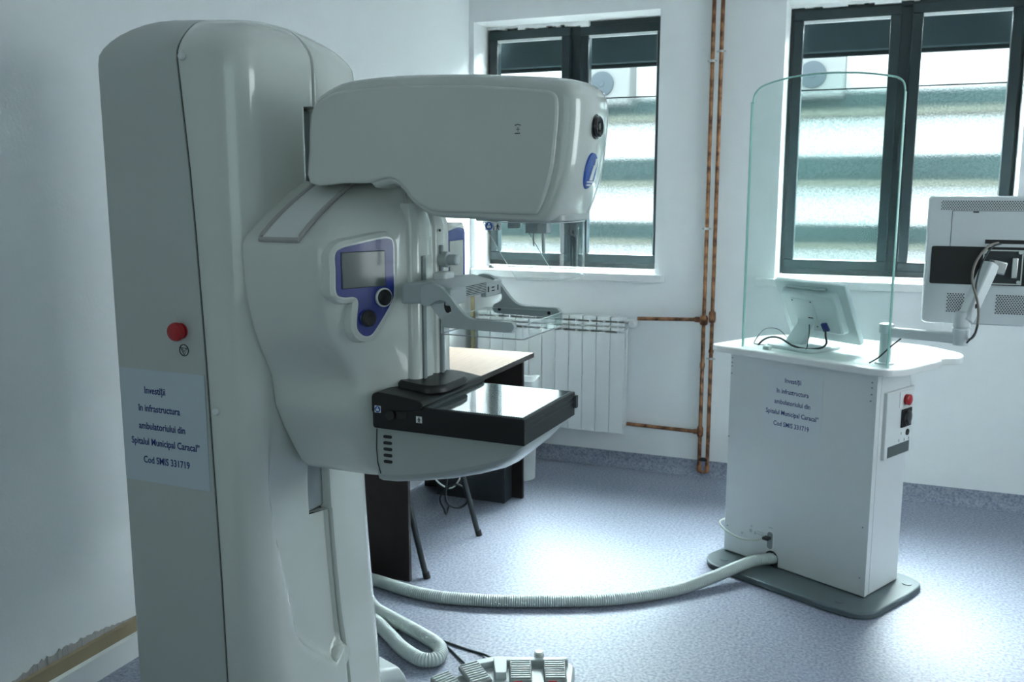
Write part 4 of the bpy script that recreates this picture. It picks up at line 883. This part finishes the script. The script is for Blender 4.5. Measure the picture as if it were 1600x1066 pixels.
# ------------------------------------------------------------------ big monitor on its arm
arm = thing('monitor_stand', 'white jointed monitor arm clamped to the console worktop beside the glass', 'monitor arm', conw(-0.022, 0.085, 0.915), 0)
bm = nb(); lathe(bm, [(0.034, 0.0), (0.034, 0.006), (0.022, 0.008), (0.021, 0.115), (0.026, 0.117), (0.026, 0.148), (0.018, 0.152), (0.0, 0.153)], n=28); link('post', bm, 'silverwhite', arm)
PX, PY = conw(-0.022, 0.085, 0)[:2]
def rel(x, y, z): return (x - PX, y - PY, z - 0.915)
bm = nb(); a = Vector(rel(PX, PY, 1.035)); b = Vector(rel(0.215, 3.52, 1.045))
def bar(bm, a, b, w, h):
    a, b = Vector(a), Vector(b); d = (b - a).normalized(); s = d.cross(Vector((0, 0, 1))).normalized(); u = s.cross(d)
    loft(bm, [[p + s * w + u * h, p - s * w + u * h, p - s * w - u * h, p + s * w - u * h] for p in (a, b)])
bar(bm, a, b, 0.018, 0.018); link('lower_arm', bm, 'silverwhite', arm, bevel=0.006)
bm = nb(); lathe(bm, [(0.024, 0.0), (0.028, 0.01), (0.028, 0.055), (0.025, 0.057), (0.025, 0.062), (0.028, 0.064), (0.028, 0.105), (0.024, 0.115), (0, 0.116)], n=28, c=rel(0.225, 3.52, 1.022)); link('elbow', bm, 'silverwhite', arm)
bm = nb(); bar(bm, rel(0.232, 3.52, 1.105), rel(0.305, 3.565, 1.305), 0.026, 0.02); link('upper_arm', bm, 'silverwhite', arm, bevel=0.008)
bm = nb(); bar(bm, rel(0.300, 3.56, 1.295), rel(0.345, 3.575, 1.285), 0.02, 0.022); link('tilt_joint', bm, 'metal', arm, bevel=0.004)
bm = nb(); bar(bm, rel(0.242, 3.535, 1.10), rel(0.262, 3.515, 1.17), 0.006, 0.012); link('cable_clip', bm, 'rubber', arm, bevel=0.002)
mon = thing('display_monitor', 'large white diagnostic monitor on the jointed arm, seen from behind', 'monitor', (0.36, 3.66, 1.30), R(0))
X0, X1, Z0, Z1 = -0.262, 0.262, -0.220, 0.230
bm = nb(); pg = round_poly([(X0, Z0), (X1, Z0), (X1, Z1), (X0, Z1)], 0.018); loft(bm, [[(x, 0.03, z) for x, z in pg], [(x, -0.015, z) for x, z in pg], [(x * 0.985, -0.028, 0.005 + (z - 0.005) * 0.985) for x, z in pg]]); mb = link('casing', bm, 'silverwhite', mon, ang=30, bevel=0.003)
bm = nb(); pg = round_poly([(-0.243, -0.078), (0.243, -0.078), (0.243, 0.055), (-0.243, 0.055)], 0.008); prism(bm, pg, -0.0295, -0.026); tag(link('dark_band', bm, 'black', mon, bevel=0.001), 'black recessed band')
bm = nb(); box(bm, -0.085, 0.045, -0.036, -0.029, -0.072, 0.045); vp = link('vesa_plate', bm, 'box_dark', mon, bevel=0.002)
bm = nb(); rect_frame(bm, -0.078, 0.046, -0.074, 0.046, 0.004, -0.038, -0.036); link('plate_rim', bm, 'metal', vp, smooth=False)
for (x, z) in ((-0.072, 0.038), (0.036, 0.038), (-0.072, -0.064), (0.036, -0.064)):
    bm = nb(); lathe(bm, [(0.006, 0.0), (0.006, 0.006), (0.0, 0.006)], n=14, c=(x, -0.036, z), axis='y'); link('bolt', bm, 'metal', vp)
bm = nb(); box(bm, 0.012, 0.030, -0.050, -0.036, -0.05, 0.02); link('tilt_bracket', bm, 'metal', vp, bevel=0.002)
bm = nb(); box(bm, -0.075, 0.050, -0.0290, -0.027, 0.066, 0.080); link('cable_recess', bm, 'rubber', mon, bevel=0.003)
bm = nb(); box(bm, -0.185, -0.1835, -0.0284, -0.0275, 0.055, 0.18); box(bm, -0.185, 0.19, -0.0284, -0.0275, 0.178, 0.1795)
for x in (-0.11, 0.08): box(bm, x - 0.009, x + 0.009, -0.0292, -0.027, 0.172, 0.177)
link('panel_seam', bm, 'seam', mon, smooth=False)
def dots(bm, x0, x1, z0, z1, dx, dz, r):
    row = 0; z = z0
    while z < z1:
        x = x0 + (dx / 2 if row % 2 else 0)
        while x < x1:
            vs = [bm.verts.new((x + r * cos(k * pi / 3), -0.0288, z + r * sin(k * pi / 3))) for k in range(6)]; bm.faces.new(vs); x += dx
        z += dz; row += 1
bm = nb(); dots(bm, -0.22, 0.22, 0.184, 0.216, 0.0080, 0.0055, 0.0024); tag(link('top_vent', bm, 'box_dark', mon, smooth=False), kind=None)
for (a, b) in ((-0.18, -0.125), (-0.025, 0.09)):
    bm = nb(); dots(bm, a, b, -0.175, -0.112, 0.0085, 0.0062, 0.0028); link('speaker_grille', bm, 'box_dark', mon, smooth=False)
cable('monitor_cable', [(0.325, 3.620, 1.37), (0.29, 3.56, 1.36), (0.255, 3.53, 1.31), (0.245, 3.50, 1.25), (0.265, 3.49, 1.18), (0.272, 3.488, 1.12), (0.265, 3.49, 1.065), (0.250, 3.50, 1.045)], 0.0042, 'taupe cable drooping from the large monitor down its arm', 'cable_grey')
cable('monitor_cable', [(0.335, 3.620, 1.368), (0.30, 3.56, 1.355), (0.272, 3.53, 1.30), (0.258, 3.505, 1.22), (0.272, 3.493, 1.15), (0.268, 3.485, 1.08), (0.242, 3.485, 1.035)], 0.003, 'black cable drooping beside the taupe one on the monitor arm', 'cable')
cable('arm_cable', [conw(0.04, 0.075, 1.018), conw(0.012, 0.052, 0.985), conw(-0.02, 0.035, 0.945), conw(-0.055, 0.035, 0.919)], 0.003, 'dark cable from the monitor arm to the worktop behind the post', 'cable')

# ------------------------------------------------------------------ radiator and pipes
rad = thing('radiator', 'white sectional aluminium radiator on the wall under the left window', 'radiator', (-1.345, YB, 0.21))
NS = 11
for k in range(NS):
    x1 = -k * 0.080; x0 = x1 - 0.078
    bm = nb()
    box(bm, x0, x1, -0.100, -0.088, 0.0, 0.565)                    # front plate
    box(bm, x0 + 0.033, x1 - 0.033, -0.09, -0.03, 0.01, 0.62)      # web
    for (z0, z1, y0) in ((0.576, 0.594, -0.100), (0.603, 0.621, -0.100), (0.630, 0.652, -0.096)): box(bm, x0 + 0.002, x1 - 0.002, y0, -0.03, z0, z1)
    box(bm, x0 + 0.036, x1 - 0.036, -0.098, -0.06, 0.56, 0.64)
    box(bm, x0, x1, -0.032, -0.024, 0.03, 0.63)
    link('radiator_section', bm, 'rad', rad, bevel=0.004)
bm = nb(); tube(bm, [(-0.9, -0.06, 0.60), (0.01, -0.06, 0.60)], 0.016, 12); tube(bm, [(-0.9, -0.06, 0.05), (0.01, -0.06, 0.05)], 0.016, 12); link('header_tube', bm, 'rad', rad)
vt = thing('radiator_valve', 'white round thermostatic valve at the top right of the radiator', 'valve', (-1.335, YB - 0.06, 0.81 + 0.03))
bm = nb(); tube(bm, [(-0.02, 0, 0), (0.05, 0, 0)], 0.012, 14); link('valve_body', bm, 'white', vt)
bm = nb(); lathe(bm, [(0.016, 0.0), (0.021, 0.01), (0.021, 0.04), (0.015, 0.05), (0, 0.05)], c=(0.035, 0.0, -0.012), axis='y'); link('valve_knob', bm, 'white', vt)
YP = YB - 0.045
def pipe(name, pts, label, extra=None, sn=6):
    t = thing(name, label, 'pipe', pts[0])
    o = Vector(pts[0]); bm = nb(); tube(bm, [Vector(p) - o for p in pts], 0.0105, 12); 
    link('pipe_run', bm, 'copper', t)
    for c, r_, ln, ax in (extra or []):
        c = Vector(c) - o; bm = nb(); lathe(bm, [(r_ * .8, -ln), (r_, -ln * .6), (r_, ln * .6), (r_ * .8, ln)], n=14, c=c, axis=ax); link('pipe_joint', bm, 'copper', t)
    return t
pL = pipe('heating_pipe', [(-0.924, YP, ZC - 0.01), (-0.924, YP, 0.05), (-0.918, YP, 0.032), (-0.905, YP, 0.028)], 'left one of the two tall copper riser pipes between the windows', [((-0.924, YP, 0.865), 0.022, 0.025, 'z'), ((-0.924, YP, 0.62), 0.014, 0.015, 'z'), ((-0.924, YP, 0.255), 0.017, 0.028, 'z'), ((-0.924, YP, 0.05), 0.014, 0.02, 'z')])
pR = pipe('heating_pipe', [(-0.880, YP, ZC - 0.01), (-0.880, YP, 0.05), (-0.886, YP, 0.032), (-0.899, YP, 0.028)], 'right one of the two tall copper riser pipes between the windows', [((-0.880, YP, 0.885), 0.019, 0.03, 'z'), ((-0.880, YP, 0.70), 0.014, 0.01, 'z'), ((-0.880, YP, 0.05), 0.014, 0.02, 'z')])
pipe('heating_pipe', [(-1.285, YP, 0.855), (-0.94, YP, 0.868)], 'upper horizontal copper pipe from the radiator valve to the risers', [((-0.955, YP, 0.867), 0.015, 0.02, 'x')])
pipe('heating_pipe', [(-1.335, YP, 0.258), (-0.94, YP, 0.252)], 'lower horizontal copper pipe from the radiator to the left riser', [((-0.95, YP, 0.252), 0.014, 0.012, 'x')])
for (x, z) in ((-0.924, 2.20), (-0.880, 2.245), (-0.880, 0.66), (-0.924, 1.35)):
    bm = nb(); tube(bm, [(0, 0.045, 0), (0, 0.0, 0)], 0.004, 8); ring = [(0.014 * cos(2*pi*k/16), -0.001, 0) for k in range(16)]
    lathe(bm, [(0.0105, -0.006), (0.0145, -0.006), (0.0145, 0.006), (0.0105, 0.006)], n=16); box(bm, -0.024, 0.024, -0.003, 0.003, -0.004, 0.004)
    tag(link('pipe_clip', bm, 'metal', loc=(x, YP, z)), {2.20: 'upper metal clip on the left riser pipe', 2.245: 'upper metal clip on the right riser pipe', 0.66: 'metal clip halfway down the lower right riser pipe', 1.35: 'middle metal clip on the left riser pipe'}[z], 'pipe clip')
bm = nb(); box(bm, -0.023, 0.023, -0.012, 0.012, -0.008, 0.008); tag(link('pipe_spacer', bm, 'rubber', loc=(-0.902, YP, 0.10), bevel=0.002), 'small black spacer between the riser pipes just above the floor', 'pipe spacer')
bm = nb(); box(bm, -0.012, 0.012, -0.006, 0.006, 0.0, 0.70); bx_ = tag(link('corner_strip', bm, 'gold', loc=(-2.262, 4.90, 0.30), bevel=0.004), 'yellowish vertical strip in the corner behind the desk', 'trim strip')

# ------------------------------------------------------------------ desk, chair and things beneath
dk = thing('desk', 'desk with pale oak top and dark wenge panels against the left wall', 'desk', (-1.97, 3.68, 0))
bm = nb(); box(bm, -0.335, 0.335, -0.60, 0.58, 0.728, 0.752); link('desk_top', bm, 'oak', dk, bevel=0.002)
bm = nb(); box(bm, 0.330, 0.3365, -0.60, 0.58, 0.7285, 0.7515); box(bm, -0.335, 0.335, 0.578, 0.5815, 0.7285, 0.7515); link('edge_band', bm, 'desk_dark', dk, smooth=False)
bm = nb(); box(bm, -0.27, 0.250, -0.575, -0.555, 0, 0.728); link('side_panel', bm, 'desk_dark', dk, bevel=0.001)
bm = nb(); box(bm, -0.27, 0.290, 0.545, 0.565, 0, 0.728); link('side_panel', bm, 'desk_dark', dk, bevel=0.001)
bm = nb(); box(bm, -0.29, -0.27, -0.575, 0.565, 0.30, 0.728); link('back_panel', bm, 'desk_dark', dk, bevel=0.001)
ch = thing('chair', 'dark chair with black tube legs pushed in at the desk', 'chair', (-1.85, 3.42, 0))
for s in (-1, 1):
    y = s * 0.255
    bm = nb(); tube(bm, catmull([(0.175, y, 0.0), (0.10, y * .97, 0.28), (0.055, y * .93, 0.44), (0.06, y * .9, 0.60), (0.10, y * .88, 0.74)], 6), 0.0125, 12); link('leg', bm, 'metal_dark', ch)
    bm = nb(); tube(bm, [(-0.30, y, 0.0), (-0.25, y * .95, 0.43), (0.055, y * .93, 0.44)], 0.0125, 12); link('leg', bm, 'metal_dark', ch)
    bm = nb(); tube(bm, [(0.178, y, 0.0), (0.171, y, 0.025)], 0.0145, 12); link('leg_cap', bm, 'rubber', ch)
bm = nb(); pg = round_poly([(-0.30, -0.23), (0.08, -0.225), (0.08, 0.225), (-0.30, 0.23)], 0.05); loft(bm, [[(x, y, 0.448) for x, y in pg], [(x, y, 0.475) for x, y in pg], [(x * 0.95 - 0.005, y * 0.93, 0.49) for x, y in pg]]); link('seat', bm, 'black', ch, ang=50)
bm = nb(); pg = round_poly([(-0.225, 0.58), (0.225, 0.58), (0.215, 0.765), (-0.215, 0.765)], 0.05); loft(bm, [[(0.075 + (z - 0.58) * 0.22, y, z) for y, z in pg], [(0.105 + (z - 0.58) * 0.22, y, z) for y, z in pg]]); link('backrest', bm, 'grey_plastic', ch, bevel=0.008)
bx = thing('storage_box', 'low charcoal box standing on the floor under the desk', 'box', (-1.925, 4.12, 0))
bm = nb(); box(bm, -0.19, 0.19, 0.0, 0.10, 0, 0.195); box(bm, -0.185, 0.185, -0.004, 0.0, 0.03, 0.16); link('box_body', bm, 'box_dark', bx, bevel=0.006)
bm = nb(); box(bm, -0.192, 0.192, -0.002, 0.102, 0.17, 0.2); link('lid', bm, 'box_dark', bx, bevel=0.004)
bm = nb(); bmesh.ops.create_icosphere(bm, subdivisions=4, radius=1.0)
for v in bm.verts:
    c = v.co; k = 1 + 0.07 * sin(9 * c.x + 4 * c.z) + 0.05 * sin(14 * c.y + 6 * c.x + 9 * c.z) + 0.04 * sin(23 * c.z + 11 * c.x)
    z = c.z * 0.17 * k; v.co = Vector((c.x * 0.175 * k, c.y * 0.085 * k, z))
    if v.co.z < -0.10: v.co.z = -0.10 + (v.co.z + 0.10) * 0.25
tag(link('bin_bag', bm, 'bag', loc=(-1.90, 4.150, 0.318)), 'black plastic bag lying on the charcoal box under the desk', 'bag')
bn = thing('waste_bin', 'white bin liner in a bin behind the far end of the desk', 'bin', (-1.83, 4.56, 0))
bm = nb(); lathe(bm, [(0.085, 0.0), (0.10, 0.54), (0.098, 0.54), (0.08, 0.02)], n=28); link('bin_body', bm, 'white', bn)
bm = nb(); rings = []
for (r_, h) in ((0.102, 0.36), (0.107, 0.45), (0.108, 0.52), (0.104, 0.555), (0.095, 0.552), (0.09, 0.50)):
    rings.append([(r_ * (1 + 0.04 * sin(5 * a + h * 20)) * cos(a), r_ * (1 + 0.04 * sin(5 * a + h * 20)) * sin(a), h + 0.008 * sin(3 * a)) for a in [2 * pi * k / 40 for k in range(40)]])
loft(bm, rings, False, False); link('bin_liner', bm, 'liner', bn)
cable('coiled_cable', [(-1.80, 3.62, 0.30), (-1.83, 3.66, 0.15), (-1.80, 3.72, 0.10), (-1.76, 3.74, 0.13), (-1.77, 3.72, 0.20), (-1.81, 3.68, 0.22), (-1.86, 3.66, 0.16), (-1.86, 3.70, 0.09), (-1.90, 3.8, 0.03), (-1.96, 3.95, 0.01)], 0.005, 'black cable loop hanging under the desk by the chair', 'cable')
cable('coiled_cable', [(-1.90, 3.60, 0.34), (-1.86, 3.64, 0.24), (-1.82, 3.70, 0.20), (-1.78, 3.72, 0.26), (-1.76, 3.72, 0.33)], 0.004, 'white cable arc hanging under the desk by the chair', 'cable_white')
